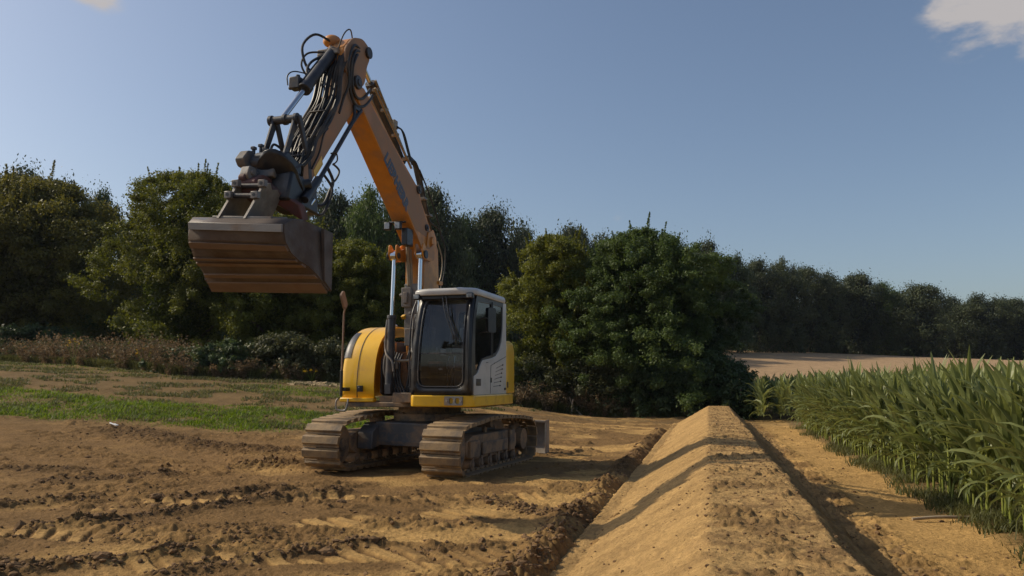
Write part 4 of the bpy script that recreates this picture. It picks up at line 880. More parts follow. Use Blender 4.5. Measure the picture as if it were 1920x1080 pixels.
    m = MB(); m.cyl(A, mid, .075, n=22); m.cyl(A + (B_ - A) * (t1 - .06), mid, .09, n=22); m.build('barrel', M_gry, bc, bevel=.005)
    m = MB(); m.cyl(mid, B_, .036, n=16); m.build('rod', M_chr, bc, bevel=0)
    q = A + (B_ - A) * (t1 - .03); m = MB(); m.box(q[0] - .20, q[0] - .05, q[1] - .05, q[1] + .09, q[2] - .02, q[2] + .14); m.cyl((q[0] - .12, q[1], q[2] + .1), (q[0] - .12, q[1], q[2] + .19), .03); m.cyl((q[0] - .2, q[1], q[2] + .02), (q[0] - .25, q[1], q[2] + .02), .025); m.build('safety_valve', M_gry, bc, bevel=.012)
    m = MB(); a2 = A + Vector((-.085, .02, .03)); b2 = q + Vector((-.07, .02, .06)); m.cyl(a2, b2, .016, n=8); m.build('pipe', M_gry, bc, bevel=0)
    # ---------------- linkage
    lk = empty('bucket_linkage', (0, 0, 0), 0, X)
    m = MB(); m.cyl((-.30, 4.56, 4.68), (.10, 4.56, 4.68), .052, n=20)
    for l in (-.30, -.10, .06): m.cyl((l, 4.56, 4.68), (l + .05, 4.56, 4.68), .068, n=20)
    m.build('cross_pin', M_gry, lk, bevel=.006)
    for l in (-.26, .04):
        m = MB(); m.prism(rounded([(4.52, 4.62), (4.52, 4.72), (4.60, 4.72), (4.62, 4.62), (4.80, 4.16), (4.80, 4.06), (4.74, 4.06), (4.72, 4.16)], .02), l + .01, l + .045); m.build('link_bar', M_gry, lk, bevel=.008)
        m = MB(); l2 = l + (.03 if l < 0 else .06); m.prism(rounded([(4.53, 4.73), (4.60, 4.70), (4.36, 4.20), (4.32, 3.95), (4.24, 3.95), (4.28, 4.20)], .02), l2, l2 + .04); m.build('guide_link', M_gry, lk, bevel=.008)
    # ---------------- tilting coupler
    cp = empty('tilting_coupler', (0, 0, 0), 0, X)
    m = MB(); m.prism(rounded([(4.42, 3.80), (4.55, 4.08), (4.85, 4.18), (5.02, 4.06), (5.0, 3.80), (4.75, 3.62), (4.52, 3.60)], .05), -.16, .17); m.build('upper_hitch', M_blk, cp, bevel=.02)
    m = MB(); m.loft([[(.16 + .26 * k * math.cos(R(t)), 4.98 + .26 * k * math.sin(R(t)) + o * .6, 3.76 + .05 * math.cos(R(t)) + o + .22 * k * math.sin(R(t))) for t in range(0, 360, 20)] for k, o in ((.8, -.15), (1.0, -.1), (1.0, .05), (.75, .16))]); m.build('rotator_housing', M_blk, cp, bevel=.015)
    m = MB(); m.prism(rounded([(4.95, 3.72), (4.98, 4.02), (5.12, 4.12), (5.24, 4.10), (5.34, 3.98), (5.28, 3.90), (5.18, 3.90), (5.15, 3.72)], .03), -.22, -.10); m.prism(rounded([(4.95, 3.75), (5.0, 4.05), (5.14, 4.10), (5.22, 4.04), (5.16, 3.92), (5.2, 3.78)], .03), -.06, .20); m.cyl((-.26, 5.14, 3.98), (.24, 5.14, 3.98), .07); m.cyl((-.12, 5.0, 3.86), (-.04, 5.22, 3.80), .07); m.build('tilt_body', M_frm, cp, bevel=.035, seg=3)
    for (l, z) in [(-.12, 4.10), (-.02, 4.12), (.04, 4.07)]:
        m = MB(); m.cyl((l, 5.12, z - .03), (l, 5.12, z + .05), .022, n=8); m.box(l - .025, l + .025, 5.09, 5.15, z + .04, z + .075); m.build('fitting', M_gry, cp, bevel=.004)
    m = MB(); m.cyl((.10, 5.05, 3.64), (.42, 4.75, 3.78), .065, n=16); m.cyl((.38, 4.5, 3.9), (.44, 4.9, 3.55), .05, n=14); m.build('tilt_cylinder', M_blk, cp, bevel=.006)
    m = MB(); m.cyl((.40, 4.62, 3.62), (.34, 4.74, 3.42), .025, n=12); m.build('tilt_rod', M_chr, cp, bevel=0)
    m = MB(); m.prism(rounded([(5.0, 3.56), (5.05, 3.76), (5.30, 3.78), (5.46, 3.68), (5.42, 3.54), (5.2, 3.48)], .04), -.13, .15)
    m.loft([[(l, s_ - (l - .1) * .7, z - (l - .1) * .75) for s_, z in ((5.10, 3.60), (5.22, 3.76), (5.34, 3.74), (5.26, 3.56))] for l in (.1, .22, .36, .48)]); m.cyl((-.07, 5.42, 3.72), (.02, 5.42, 3.72), .05); m.build('lower_hitch', M_blk if False else M_red, cp, bevel=.015)
    m = MB(); m.prism(rounded([(5.26, 3.70), (5.30, 3.86), (5.42, 3.86), (5.46, 3.74), (5.40, 3.68)], .03), -.06, .05); m.cyl((-.08, 5.37, 3.79), (.07, 5.37, 3.79), .035); m.build('latch_lug', M_mid, cp, bevel=.01)
    m = MB(); m.loft([[(l, s_, z) for s_, z in ((4.5, 3.44), (4.55, 3.80), (5.1, 3.86), (5.2, 3.50))] for l in (.12, .40)]); m.build('coupler_core', M_blk, cp, bevel=.03)
    gg = random.Random(4)
    for k in range(9):
        a = gg.uniform(-.1, .4); H([(a * .6, 4.55, 3.95), (a, 4.78 + gg.uniform(-.05, .05), 3.98 + gg.uniform(0, .12)), (a + gg.uniform(-.05, .08), 4.98, 3.90), (a * .9, 5.10, 3.74)], gg.choice((.012, .016)), par=cp)
    # ---------------- bucket
    bk = empty('bucket', (0, 0, 0), 0, X)
    Rt = [(.75, 5.40, 3.19), (.745, 5.62, 3.16), (.76, 5.80, 3.07), (.76, 5.80, 2.99), (.755, 5.76, 2.89), (.75, 5.64, 2.79), (.76, 5.50, 2.73), (.77, 5.32, 2.69), (.79, 5.14, 2.60), (.81, 4.96, 2.46)]
    Lt = [(-.55, 5.40, 3.28), (-.51, 5.62, 3.25), (-.41, 5.80, 3.16), (-.40, 5.80, 3.08), (-.45, 5.76, 2.99), (-.49, 5.64, 2.88), (-.57, 5.50, 2.81), (-.64, 5.32, 2.765), (-.70, 5.14, 2.67), (-.75, 4.96, 2.53)]
    def interp(t, f): a = Vector(Lt[f]) ; b = Vector(Rt[f]); return a + (b - a) * t
    m = MB(); rows = [[interp(t, i) for i in range(len(Rt))] for t in (0, .25, .5, .75, 1)]
    m.loft([[tuple(p) for p in r] for r in rows], close=False, cap=False); o = m.build('shell', M_bkt, bk, bevel=0, ang=15); so_ = o.modifiers.new('solid', 'SOLIDIFY'); so_.thickness = .02; so_.offset = 0; shell = o
    cen = Vector((0, 5.05, 3.15))
    def offp(p, d): n = Vector((0, p[1] - 5.15, p[2] - 3.2)).normalized(); return (p[0], p[1] + n.y * d, p[2] + n.z * d)
    def strip(name, i, f0, f1, d, mat, x0=0, x1=1, th=.03):
        def pt(t, f):
            a = Vector(interp(t, i)); b = Vector(interp(t, i + 1)); return a + (b - a) * f
        m = MB(); rings = []
        for t in (x0, x1):
            a = pt(t, f0); b = pt(t, f1); rings.append([offp(a, -.005), offp(b, -.005), offp(b, d), offp(a, d)])
        m.loft([[tuple(q) for q in r] for r in rings]); return m.build(name, mat, bk, bevel=.004)
    strip('heel_band', 2, 0, 1.0, .035, M_bkg)
    strip('top_plate', 0, 0.05, .98, .02, M_bkg); strip('top_plate', 1, 0, .98, .02, M_bkg)
    for i, a, b in ((4, .25, .75), (5, .75, 1.0), (6, .40, .85), (7, .70, 1.0)): strip('wear_rib', i, a, b, .028, M_rib)
    strip('cutting_lip', 8, .35, 1.02, .03, M_rib)
    for sidep, sg in ((Rt, 1), (Lt, -1)):
        back_ = [(sidep[0][0], 5.02, sidep[0][2] - .02), (sidep[0][0] * .99, 4.92, sidep[0][2] - .08)]
        ring = [tuple(p) for p in sidep] + [(sidep[-1][0], 4.93, sidep[-1][2] + .02), back_[1], back_[0]]
        m = MB(); m.loft([[(p[0] - sg * .012, p[1], p[2]) for p in ring], [(p[0] + sg * .012, p[1], p[2]) for p in ring]]); m.build('side_plate', M_bkt if sg > 0 else M_bkt, bk, bevel=.003)
        m = MB(); x = sidep[-1][0]; zt = sidep[0][2] - .04; m.loft([[(x - sg * .02 - .0, 5.10, zt), (x + sg * .022, 5.10, zt), (x + sg * .022, 4.90, zt - .02), (x - sg * .02, 4.90, zt - .02)], [(x - sg * .02, 5.06, sidep[-1][2] + .10), (x + sg * .022, 5.06, sidep[-1][2] + .10), (x + sg * .022, 4.90, sidep[-1][2]), (x - sg * .02, 4.90, sidep[-1][2])]]); m.build('side_cutter', M_bkt, bk, bevel=.004)
    m = MB(); m.loft([[(l, s_, z - (l + .25) * .07) for s_, z in ((5.33, 3.275), (5.44, 3.25), (5.64, 3.225), (5.64, 3.255), (5.44, 3.285), (5.33, 3.31))] for l in (-.25, .50)]); m.build('ear_base', M_bkg, bk, bevel=.004)
    for l0 in (-.16, .18):
        m = MB(); tl_ = .09
        def er(l, dz): return [(l + (z - 3.3) * .32, s_, z - dz) for s_, z in ((5.22, 3.24), (5.66, 3.22), (5.60, 3.38), (5.52, 3.62), (5.42, 3.66), (5.36, 3.60), (5.26, 3.62), (5.16, 3.56))]
        m.loft([er(l0, (l0 + .16) * .07), er(l0 + .035, (l0 + .16) * .07)]); er_ = m.build('bucket_ear', M_bkg, bk, bevel=.004)
        for (s_, z) in ((5.58, 3.49), (5.52, 3.63)):
            m = MB(); m.box(l0 + (z - 3.3) * .32 - .03, l0 + (z - 3.3) * .32 + .055, s_ - .03, s_ + .035, z - .04 - (l0 + .16) * .07, z + .04 - (l0 + .16) * .07); m.build('ear_boss', M_bkg, er_, bevel=.006)
            m = MB(); zz = z - (l0 + .16) * .07; ll = l0 + (z - 3.3) * .32 + .012; m.cyl((ll, s_ + .034, zz), (ll, s_ + .038, zz), .02, n=10); m.build('boss_hole', M_blk, er_, bevel=0)
    m = MB(); m.cyl((-.08, 5.55, 3.49), (.26, 5.55, 3.465), .03); m.cyl((-.03, 5.45, 3.62), (.3, 5.45, 3.6), .03); m.build('ear_pin', M_gry, bk, bevel=0)
build_excavator()

# ================================================================== VEGETATION
def leaf_quads(g, C, Nrm, size, asp=.55, droop=.0):
    """one rhombic leaf per centre; returns verts (N*4,3) and faces (N,4)"""
    n = len(C); Nrm = Nrm / (np.linalg.norm(Nrm, axis=1, keepdims=True) + 1e-9)
    t = g.normal(size=(n, 3)); t[:, 2] -= droop; t -= Nrm * (t * Nrm).sum(1, keepdims=True); t /= np.linalg.norm(t, axis=1, keepdims=True) + 1e-9
    b = np.cross(Nrm, t); s = size[:, None] if np.ndim(size) else size
    V = np.stack([C - t * s, C + b * s * asp - t * s * .15, C + t * s, C - b * s * asp - t * s * .15], 1).reshape(-1, 3)
    F = np.arange(n * 4).reshape(n, 4); return V, F
def clumps_cloud(g, cen, rad, per, leaf, up=.35, outw=.8, shell=.55):
    """leaves spread over ball-like clumps: cen (K,3), rad (K,)"""
    K = len(cen); k = np.repeat(np.arange(K), per); n = len(k)
    d = g.normal(size=(n, 3)); d /= np.linalg.norm(d, axis=1, keepdims=True); r = rad[k] * (shell + (1 - shell) * g.random(n)) * (1 + .38 * g.normal(size=n).clip(-1.5, 1.7))
    sq = np.stack([g.uniform(.6, 1.5, K), g.uniform(.6, 1.5, K), g.uniform(.5, 1.05, K)], -1)
    P = cen[k] + d * r[:, None] * sq[k]; N = d * outw + g.normal(size=(n, 3)) * .55 + np.array([0, 0, up])
    sz = leaf * g.uniform(.6, 1.35, n); V, F = leaf_quads(g, P, N, sz)
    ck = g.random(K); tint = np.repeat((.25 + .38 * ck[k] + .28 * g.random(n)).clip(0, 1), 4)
    return V, F, tint
def merge(parts):
    Vs, Fs, Ts, o = [], [], [], 0
    for V, F, T in parts: Vs.append(V); Fs.append(F + o); Ts.append(T); o += len(V)
    return np.vstack(Vs), np.vstack(Fs), np.concatenate(Ts)
def crown(seed, H, W, D, z0, K, per, leaf, top=.0, ragged=.16, shoots=0, lean=0, peak=.42, crad=.20):
    """crown from z0 to H, half width W, half depth D; peak = height share of the widest part"""
    g = np.random.default_rng(seed)
    K2 = int(K * .25); th = g.uniform(0, 2 * np.pi, K + K2); h = g.beta(1.25, .95, K + K2); h[:K] = h[:K]
    pr = np.where(h < peak, .70 + .30 * np.sin(h / peak * np.pi / 2), np.sqrt(np.clip(1 - ((h - peak) / (1 - peak)) ** 2.6, 0, 1)))
    lob = 1 + ragged * np.sin(th * 3 + seed) * .6 + ragged * np.sin(h * 9 + th * 2 + seed * 2) + ragged * .6 * g.normal(size=K + K2)
    rr = pr * lob; rr[K:] *= g.uniform(.1, .75, K2)
    cr = crad * min(W, D, (H - z0) * .5) * g.uniform(.6, 1.35, K + K2)
    cen = np.stack([np.cos(th) * (W * rr - cr * .5), np.sin(th) * (D * rr - cr * .5), z0 + h * (H - z0) - cr * .6 * (h > .8)], -1)
    cen[:, 0] += lean * h
    parts = [clumps_cloud(g, cen, cr, per, leaf)]
    # dark inner leaves so the crown is not see-through
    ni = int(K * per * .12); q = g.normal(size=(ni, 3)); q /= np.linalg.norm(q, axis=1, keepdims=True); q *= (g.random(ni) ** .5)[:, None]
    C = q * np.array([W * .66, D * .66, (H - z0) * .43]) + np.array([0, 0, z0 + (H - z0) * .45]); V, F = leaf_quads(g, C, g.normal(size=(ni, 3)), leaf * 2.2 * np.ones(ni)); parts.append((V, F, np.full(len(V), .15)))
    # leafy shoots that stand out of the outline
    for k in range(shoots):
        a = g.uniform(0, 2 * np.pi); hh = g.uniform(.45, 1.0); prh = math.sqrt(max(0, 1 - (max(0, hh - peak) / (1 - peak)) ** 2.6))
        b = np.array([math.cos(a) * W * prh * .85, math.sin(a) * D * prh * .85, z0 + hh * (H - z0) * .95]); dirv = np.array([math.cos(a) * (1.1 - hh), math.sin(a) * (1.1 - hh), .75]); dirv /= np.linalg.norm(dirv)
        L = g.uniform(.10, .20) * (H - z0) * .8; n = int(26 * L / (leaf * 4) + 8); t = g.random(n)
        P = b + dirv * (t * L)[:, None] + g.normal(size=(n, 3)) * leaf * 1.1 * (1.1 - t)[:, None]; V, F = leaf_quads(g, P, g.normal(size=(n, 3)) + dirv, leaf * g.uniform(.7, 1.3, n)); parts.append((V, F, np.repeat(g.uniform(.5, 1, n), 4)))
    return merge(parts)
def trunk_obj(seed, H, W, r, parent, limbs=7, name='trunk'):
    g = random.Random(seed); m = MB()
    def limb(a, b, r0, r1, n=5):
        P = []
        for i in range(n + 1):
            t = i / n; p = Vector(a).lerp(Vector(b), t); 
            if 0 < i < n: p += Vector((g.uniform(-1, 1), g.uniform(-1, 1), g.uniform(-.4, .4))) * (Vector(b) - Vector(a)).length * .04
            P.append(p)
        rings = []
        for i, p in enumerate(P):
            d = (P[min(i + 1, n)] - P[max(i - 1, 0)]).normalized(); x = d.orthogonal().normalized(); y = d.cross(x); rr = r0 + (r1 - r0) * i / n
            rings.append([m.bm.verts.new(p + (x * math.cos(k * 1.047) + y * math.sin(k * 1.047)) * rr) for k in range(6)])
        for i in range(n):
            for k in range(6): m.bm.faces.new((rings[i][k], rings[i][(k + 1) % 6], rings[i + 1][(k + 1) % 6], rings[i + 1][k]))
        return P
    sp = limb((0, 0, -.2), (g.uniform(-.1, .1) * W, 0, H * .8), r, r * .25, 7)
    for k in range(limbs):
        t = .18 + .6 * k / limbs; i = t * 7; p = sp[int(i)].lerp(sp[min(7, int(i) + 1)], i % 1); a = g.uniform(0, 6.28); L = W * g.uniform(.55, .85)
        limb(tuple(p), (p.x + math.cos(a) * L, p.y + math.sin(a) * L, p.z + H * g.uniform(.1, .24)), r * .45 * (1 - t * .5), r * .08, 4)
    return m.build(name, M_bark, parent, bevel=0)
def tree(name, label, cat, px, Y, top, wpx, mat, K, per, leaf, z0=.06, seed=1, shoots=0, group=None, depth=None, **kw):
    x, y, zt = at(px, Y, top); zg = gz(x, y) - .05; H = zt - zg; W = wpx / 2 / FP * Y
    T = empty(name, (x, y, zg)); tag(T, label, cat, group)
    V, F, t = crown(seed, H, W, depth or min(W, 3.5), H * z0, K, per, leaf, shoots=shoots, **kw)
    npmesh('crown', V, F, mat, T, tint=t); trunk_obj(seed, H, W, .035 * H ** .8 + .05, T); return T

# hedge line trees
tree('broadleaf_tree', 'broad bronze-tinged tree filling the left edge behind the brown scrub', 'tree', 60, 47, 332, 345, F_autumn, 430, 290, .080, seed=2, ragged=.22, shoots=34, crad=.13, depth=4.5, z0=.03)
tree('cherry_tree', 'tall olive green tree with leggy top shoots left of the bucket', 'tree', 364, 38, 322, 250, F_olive, 420, 310, .052, seed=5, shoots=60, ragged=.30, z0=.03, peak=.5, crad=.12)
tree('cherry_tree', 'olive tree partly hidden behind the hanging bucket', 'tree', 535, 37.5, 402, 215, F_olive, 280, 260, .056, seed=8, shoots=10, z0=.08, peak=.45, crad=.13)
tree('cherry_tree', 'yellow-green tree just left of the excavator boom', 'tree', 668, 36.5, 452, 175, F_olive, 250, 270, .054, seed=11, shoots=12, z0=.10, crad=.13)
tree('oak_tree', 'yellow-green tree directly behind the white cab', 'tree', 1042, 36.5, 442, 190, F_olive, 320, 290, .053, seed=14, shoots=40, z0=.0, crad=.12, peak=.5, ragged=.28)
tree('oak_tree', 'large rounded green oak to the right of the cab, the tallest there', 'tree', 1195, 35, 432, 240, F_green, 450, 320, .053, seed=17, shoots=60, z0=.0, crad=.11, depth=3.6, peak=.42, ragged=.30)
tree('oak_tree', 'dark green tree leaning out over the pale stubble field', 'tree', 1298, 37.5, 492, 165, F_deep, 240, 270, .060, seed=20, ragged=.28, shoots=26, z0=.14, crad=.13)
# low growth along the hedge
def bush(label, px, Y, top, wpx, mat, seed, K=36, per=150, leaf=.07, name='shrub', shoots=5, dz=1.2, cat='shrub'):
    x, y, zt = at(px, Y, top); zg = gz(x, y) - .1; H = zt - zg; W = wpx / 2 / FP * Y; T = empty(name, (x, y, zg)); tag(T, label, cat)
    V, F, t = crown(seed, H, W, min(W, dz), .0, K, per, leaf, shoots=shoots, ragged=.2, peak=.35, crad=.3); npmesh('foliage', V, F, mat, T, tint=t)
    g = random.Random(seed); m = MB()
    for k in range(6): a = g.uniform(0, 6.28); m.tube([(0, 0, 0), (math.cos(a) * W * .3, math.sin(a) * .3, H * .4), (math.cos(a) * W * .55, math.sin(a) * .5, H * .8)], .018, n=5, sm=2)
    m.build('stem', M_bark, T, bevel=0)
bush('pale grey-green thicket in the gap between the two left trees', 205, 50, 586, 130, F_green, 31, K=50, per=160, leaf=.10, dz=2)
bush('dark holly-like bush at the right end of the hedge, beside the stubble field', 1335, 33.5, 668, 150, F_deep, 32, K=70, per=190, leaf=.075, dz=1.8)
bush('dark low bush spilling down beside the far end of the earth bank', 1385, 31.5, 712, 70, F_deep, 33, K=30, leaf=.07, dz=1.2)
bush('green shrub under the large oak', 1225, 33.6, 682, 150, F_deep, 34, K=60, per=180, leaf=.07, dz=1.5)
bush('bramble shrub just right of the rear of the excavator', 1105, 33.8, 672, 140, F_bramble, 35, K=50, per=160, leaf=.065)
bush('leafy bramble mound below the bucket', 535, 31.4, 622, 120, F_bramble, 36, K=55, per=170, leaf=.065, name='bramble_bush')
bush('bramble mound left of the excavator hood', 625, 31.4, 634, 110, F_bramble, 37, K=50, per=160, leaf=.06, name='bramble_bush')
bush('dark bramble under the leggy olive tree', 430, 31.3, 640, 120, F_deep, 38, K=50, per=170, leaf=.07, name='bramble_bush')
bush('shaded bramble at the foot of the leggy olive tree', 340, 31.8, 652, 110, F_deep, 39, K=40, per=160, leaf=.07, name='bramble_bush')
bush('dark bush low behind the left scrub', 60, 43, 610, 150, F_deep, 40, K=55, per=160, leaf=.09, name='shrub', dz=2)
bush('green bush behind the scrub under the bronze tree', 130, 42.5, 628, 90, F_green, 41, K=35, per=150, leaf=.085, name='shrub', dz=1.5)
bush('bramble right behind the counterweight', 1000, 34.5, 668, 90, F_bramble, 42, K=40, per=150, leaf=.065, name='bramble_bush')
bush('dark shrub between the oak and the end of the bank', 1285, 33, 700, 110, F_deep, 43, K=45, per=170, leaf=.07)
bush('shaded shrub between the excavator hood and the trees', 720, 35.5, 610, 130, F_deep, 44, K=60, per=160, leaf=.07)
bush('shaded shrub behind the excavator cab', 850, 36.5, 590, 170, F_deep, 45, K=60, per=160, leaf=.08)

def forest():
    """far woods: six crown shapes shared by many trees, each tree its own object"""
    protos = []
    for s in range(6):
        mat = [F_blue, F_blue, F_deep, F_blue, F_green, F_blue][s]
        V, F, t = crown(60 + s, 1.0, .40, .36, .02, 95, 190, .0125, ragged=.16, crad=.30, peak=.58 if s % 2 else .48)
        me = npmesh('crown', V, F, mat, tint=t); tm = trunk_obj(80 + s, 1.0, .45, .02, None, 6); protos.append((me.data, tm.data)); bpy.data.objects.remove(me); bpy.data.objects.remove(tm)
    spec = [ # px, depth, top row, width px, shape, label
        (40, 68, 312, 150, 0, 'dark wood tree peeping over the bronze tree at the left edge'),
        (122, 66, 338, 110, 1, 'dark wood tree behind the right shoulder of the bronze tree'),
        (188, 62, 350, 100, 2, 'dark wood tree left of the narrow gap of sky'),
        (260, 72, 395, 120, 3, 'wood tree in the gap behind the leggy olive tree'),
        (452, 64, 362, 130, 2, 'wood tree showing above the left half of the bucket'),
        (560, 66, 378, 110, 5, 'wood tree right behind the tilting coupler'),
        (618, 64, 352, 120, 0, 'rounded wood tree between the stick and the boom'),
        (692, 62, 352, 110, 4, 'lighter green wood tree against the left of the boom'),
        (742, 68, 372, 110, 3, 'wood tree directly behind the middle of the boom'),
        (812, 66, 350, 120, 1, 'wood tree just right of the boom, with a peaked top'),
        (866, 74, 398, 110, 2, 'wood tree in the dip right of the boom'),
        (922, 76, 386, 130, 0, 'round-topped dark wood tree standing highest between boom and cab'),
        (986, 80, 430, 110, 3, 'wood tree right of the round-topped one'),
        (1075, 84, 425, 120, 1, 'wood tree rising behind the yellow-green tree at the cab'),
        (1130, 88, 436, 110, 5, 'brownish wood tree between the two nearer oaks'),
        (1262, 94, 440, 110, 2, 'dark wood tree behind the right of the large oak'),
        (1326, 98, 452, 85, 3, 'feathery wood tree rising above its neighbours right of the large oak'),
        (1376, 100, 474, 80, 2, 'pointed dark wood tree beside the feathery one'),
        (1418, 104, 487, 90, 1, 'wood tree at the left end of the stubble field'),
        (1466, 106, 484, 95, 5, 'broad wood tree above the left part of the stubble field'),
        (1508, 110, 498, 85, 0, 'wood tree second along above the stubble field'),
        (1548, 112, 512, 85, 3, 'wood tree where the treeline begins to step down'),
        (1606, 115, 513, 100, 1, 'flat-topped wood tree above the middle of the stubble field'),
        (1656, 116, 530, 80, 4, 'wood tree with two small heads right of the flat-topped one'),
        (1722, 112, 531, 100, 0, 'round pale-crowned wood tree standing out above the maize'),
        (1782, 120, 556, 70, 3, 'low wood tree right of the round pale-crowned one'),
        (1836, 116, 549, 100, 5, 'wide wood tree near the right end of the treeline'),
        (1902, 118, 560, 95, 1, 'wood tree at the right edge of the picture'),
        (1962, 120, 556, 90, 2, 'wood tree cut by the right edge'),
        (1296, 116, 470, 120, 0, 'wood tree deep in the wood behind the leaning dark tree'),
        (1690, 128, 548, 90, 2, 'dark wood tree set back left of the round pale-crowned one'),
        (1580, 128, 522, 110, 5, 'dark wood tree set back behind the flat-topped one'),
        (1875, 130, 560, 80, 3, 'small wood tree set back at the right end'),
        (780, 84, 392, 130, 2, 'dark wood tree deeper in behind the boom'), (680, 84, 380, 130, 3, 'dark wood tree deeper in left of the boom'),
        (0, 60, 350, 130, 2, 'dark wood tree at the far left behind the bronze tree'), (505, 80, 385, 120, 1, 'wood tree deeper in behind the coupler'),
    ]
    for i, (px, Y, top, wp, s, lab) in enumerate(spec):
        x, y, zt = at(px, Y, top); zg = gz(x, y) - .2; H = (zt - zg) * 1.0; W = wp / FP * Y * 1.06
        T = empty('woodland_tree', (x, y, zg), (i * 1.7) % 6.28); T.scale = (W * 1.2, W * 1.2, H); tag(T, lab, 'tree', 'trees of the far wood')
        link(bpy.data.objects.new('crown', protos[s][0]), T); link(bpy.data.objects.new('trunk', protos[s][1]), T)
    # the wood carries on behind: one mass of further crowns nobody could count
    g = np.random.default_rng(9); parts = []; C = []; Rr = []
    for (x0, y0, x1, y1, h0, h1, n) in [(-48, 76, -8, 74, 9, 10, 60), (-22, 80, 10, 96, 12, 12, 80), (8, 96, 40, 124, 12, 10, 90), (36, 124, 100, 128, 9.5, 8.5, 110)]:
        for k in range(n):
            t = g.random(); x = x0 + (x1 - x0) * t + g.normal() * 1.5; y = y0 + (y1 - y0) * t + g.uniform(0, 7); hh = (h0 + (h1 - h0) * t) * g.uniform(.05, .92); C.append((x, y, float(base(x, y)) + hh)); Rr.append(g.uniform(1.4, 2.6))
    for k in range(230):
        t = g.random(); x = -20 + 130 * t + g.normal(); y = np.interp(x, [-20, 8, 40, 110], [80, 97, 121, 126]) + g.uniform(0, 3); C.append((x, y, float(base(x, y)) + g.uniform(.2, 3.2))); Rr.append(g.uniform(1.0, 2.0))
    V, F, t = clumps_cloud(g, np.array(C), np.array(Rr), 170, .32); npo = npmesh('woodland', V, F, F_deep, tint=t * .5)
    tag(npo, 'dense dark mass of the wood behind its front row of trees', 'woodland', kind='stuff')
forest()

# ------------------------------------------------------------------ tufts, grass, scrub
def blades(g, X, Y, Z, h, wd, lean=.5, seg=2):
    """curved blades: X,Y,Z roots, h heights, wd widths"""
    n = len(X); a = g.uniform(0, 6.28, n); ln = h * lean * g.uniform(.2, 1.3, n); dx, dy = np.cos(a), np.sin(a); px_, py_ = -dy, dx
    V = np.zeros((n, 5, 3))
    for i, (t, wf) in enumerate(((0, 1), (.55, .8))):
        cx = X + dx * ln * t ** 1.8; cy = Y + dy * ln * t ** 1.8; cz = Z + h * t * (1 - .15 * t)
        V[:, i * 2] = np.stack([cx - px_ * wd * wf / 2, cy - py_ * wd * wf / 2, cz], -1); V[:, i * 2 + 1] = np.stack([cx + px_ * wd * wf / 2, cy + py_ * wd * wf / 2, cz], -1)
    V[:, 4] = np.stack([X + dx * ln, Y + dy * ln, Z + h * .88], -1)
    b = (np.arange(n) * 5)[:, None]; F = np.concatenate([b + np.array([[0, 1, 3]]), b + np.array([[0, 3, 2]]), b + np.array([[2, 3, 4]])], 0)
    return V.reshape(-1, 3), F, np.repeat(g.random(n), 5)
def hedge_y(x): return np.interp(x, [-34, -21, -12.6, -6.3, 0, 2.5, 6.2, 9], [46, 36.5, 29.8, 30.3, 32.0, 33.0, 32.4, 32])
def build_grass():
    g = np.random.default_rng(21); n = 420000
    X = g.uniform(-27, -1.5, n); Y = g.uniform(13.5, 36, n); keep = np.abs(X) < Y * .70 + 1; X, Y = X[keep], Y[keep]
    m = grass_mask(X, Y); tuft = ss((fbm(X * 2.2, Y * 2.2, 3, 711) + .30) / .45); keep = g.random(len(X)) < m * (.25 + .75 * tuft); X, Y, m = X[keep], Y[keep], m[keep]
    Z = ground_z(X, Y) - .01; h = g.uniform(.05, .13, len(X)) * (.55 + .6 * m); V, F, t = blades(g, X, Y, Z, h, g.uniform(.012, .026, len(X)), .9)
    tag(npmesh('grass', V, F, F_grass, tint=t), 'strip of fresh short grass across the dug field left of the excavator', 'grass', kind='stuff')
    # sparse weeds over the brown ground behind
    n = 200000; X = g.uniform(-26, 5, n); Y = g.uniform(20, 36, n); keep = (np.abs(X) < Y * .70) & (fbm(X * .7, Y * .9, 3, 721) > .11) & (X < .5 + (Y - 30) * .5); X, Y = X[keep], Y[keep]; Z = ground_z(X, Y) - .01
    V, F, t = blades(g, X, Y, Z, g.uniform(.04, .14, len(X)), g.uniform(.014, .03, len(X)), .9); tag(npmesh('weeds', V, F, F_weed, tint=t), 'thin weeds coming up through the brown ground before the hedge', 'weeds', kind='stuff')
    # verge along the foot of the maize
    n = 90000; U = g.uniform(1.9, 3.6, n); Vv = 4.2 * (27 / 4.2) ** g.random(n); dens = .6 * ss((U - 2.32 - .25 * fbm(Vv * .6, U * 0, 3, 731)) / .3) * (.06 + .94 * ss((fbm(Vv * .45, U * .6, 3, 733) + .12 + .25 * (Vv > 8.5) * (Vv < 17)) / .25)); keep = g.random(n) < dens; U, Vv = U[keep], Vv[keep]; X, Y = xy(U, Vv); Z = ground_z(X, Y) - .01
    V, F, t = blades(g, X, Y, Z, g.uniform(.04, .18, len(X)) * np.where(Vv < 8, .7, 1), g.uniform(.008, .018, len(X)), .9); tag(npmesh('verge_grass', V, F, F_weed, tint=t), 'rough grass at the foot of the maize beside the dirt path', 'grass', kind='stuff')
    # far meadow beyond the hedge and foot of hedge
    n = 120000; X = g.uniform(-34, 9, n); Y = hedge_y(X) + .2 + 3.0 * g.random(n) ** 1.5; Z = ground_z(X, Y); V, F, t = blades(g, X, Y, Z, g.uniform(.15, .5, n), g.uniform(.02, .05, n), .6); tag(npmesh('hedge_grass', V, F, F_weed, tint=t), 'long rough grass growing along the foot of the hedge', 'grass', kind='stuff')
build_grass()
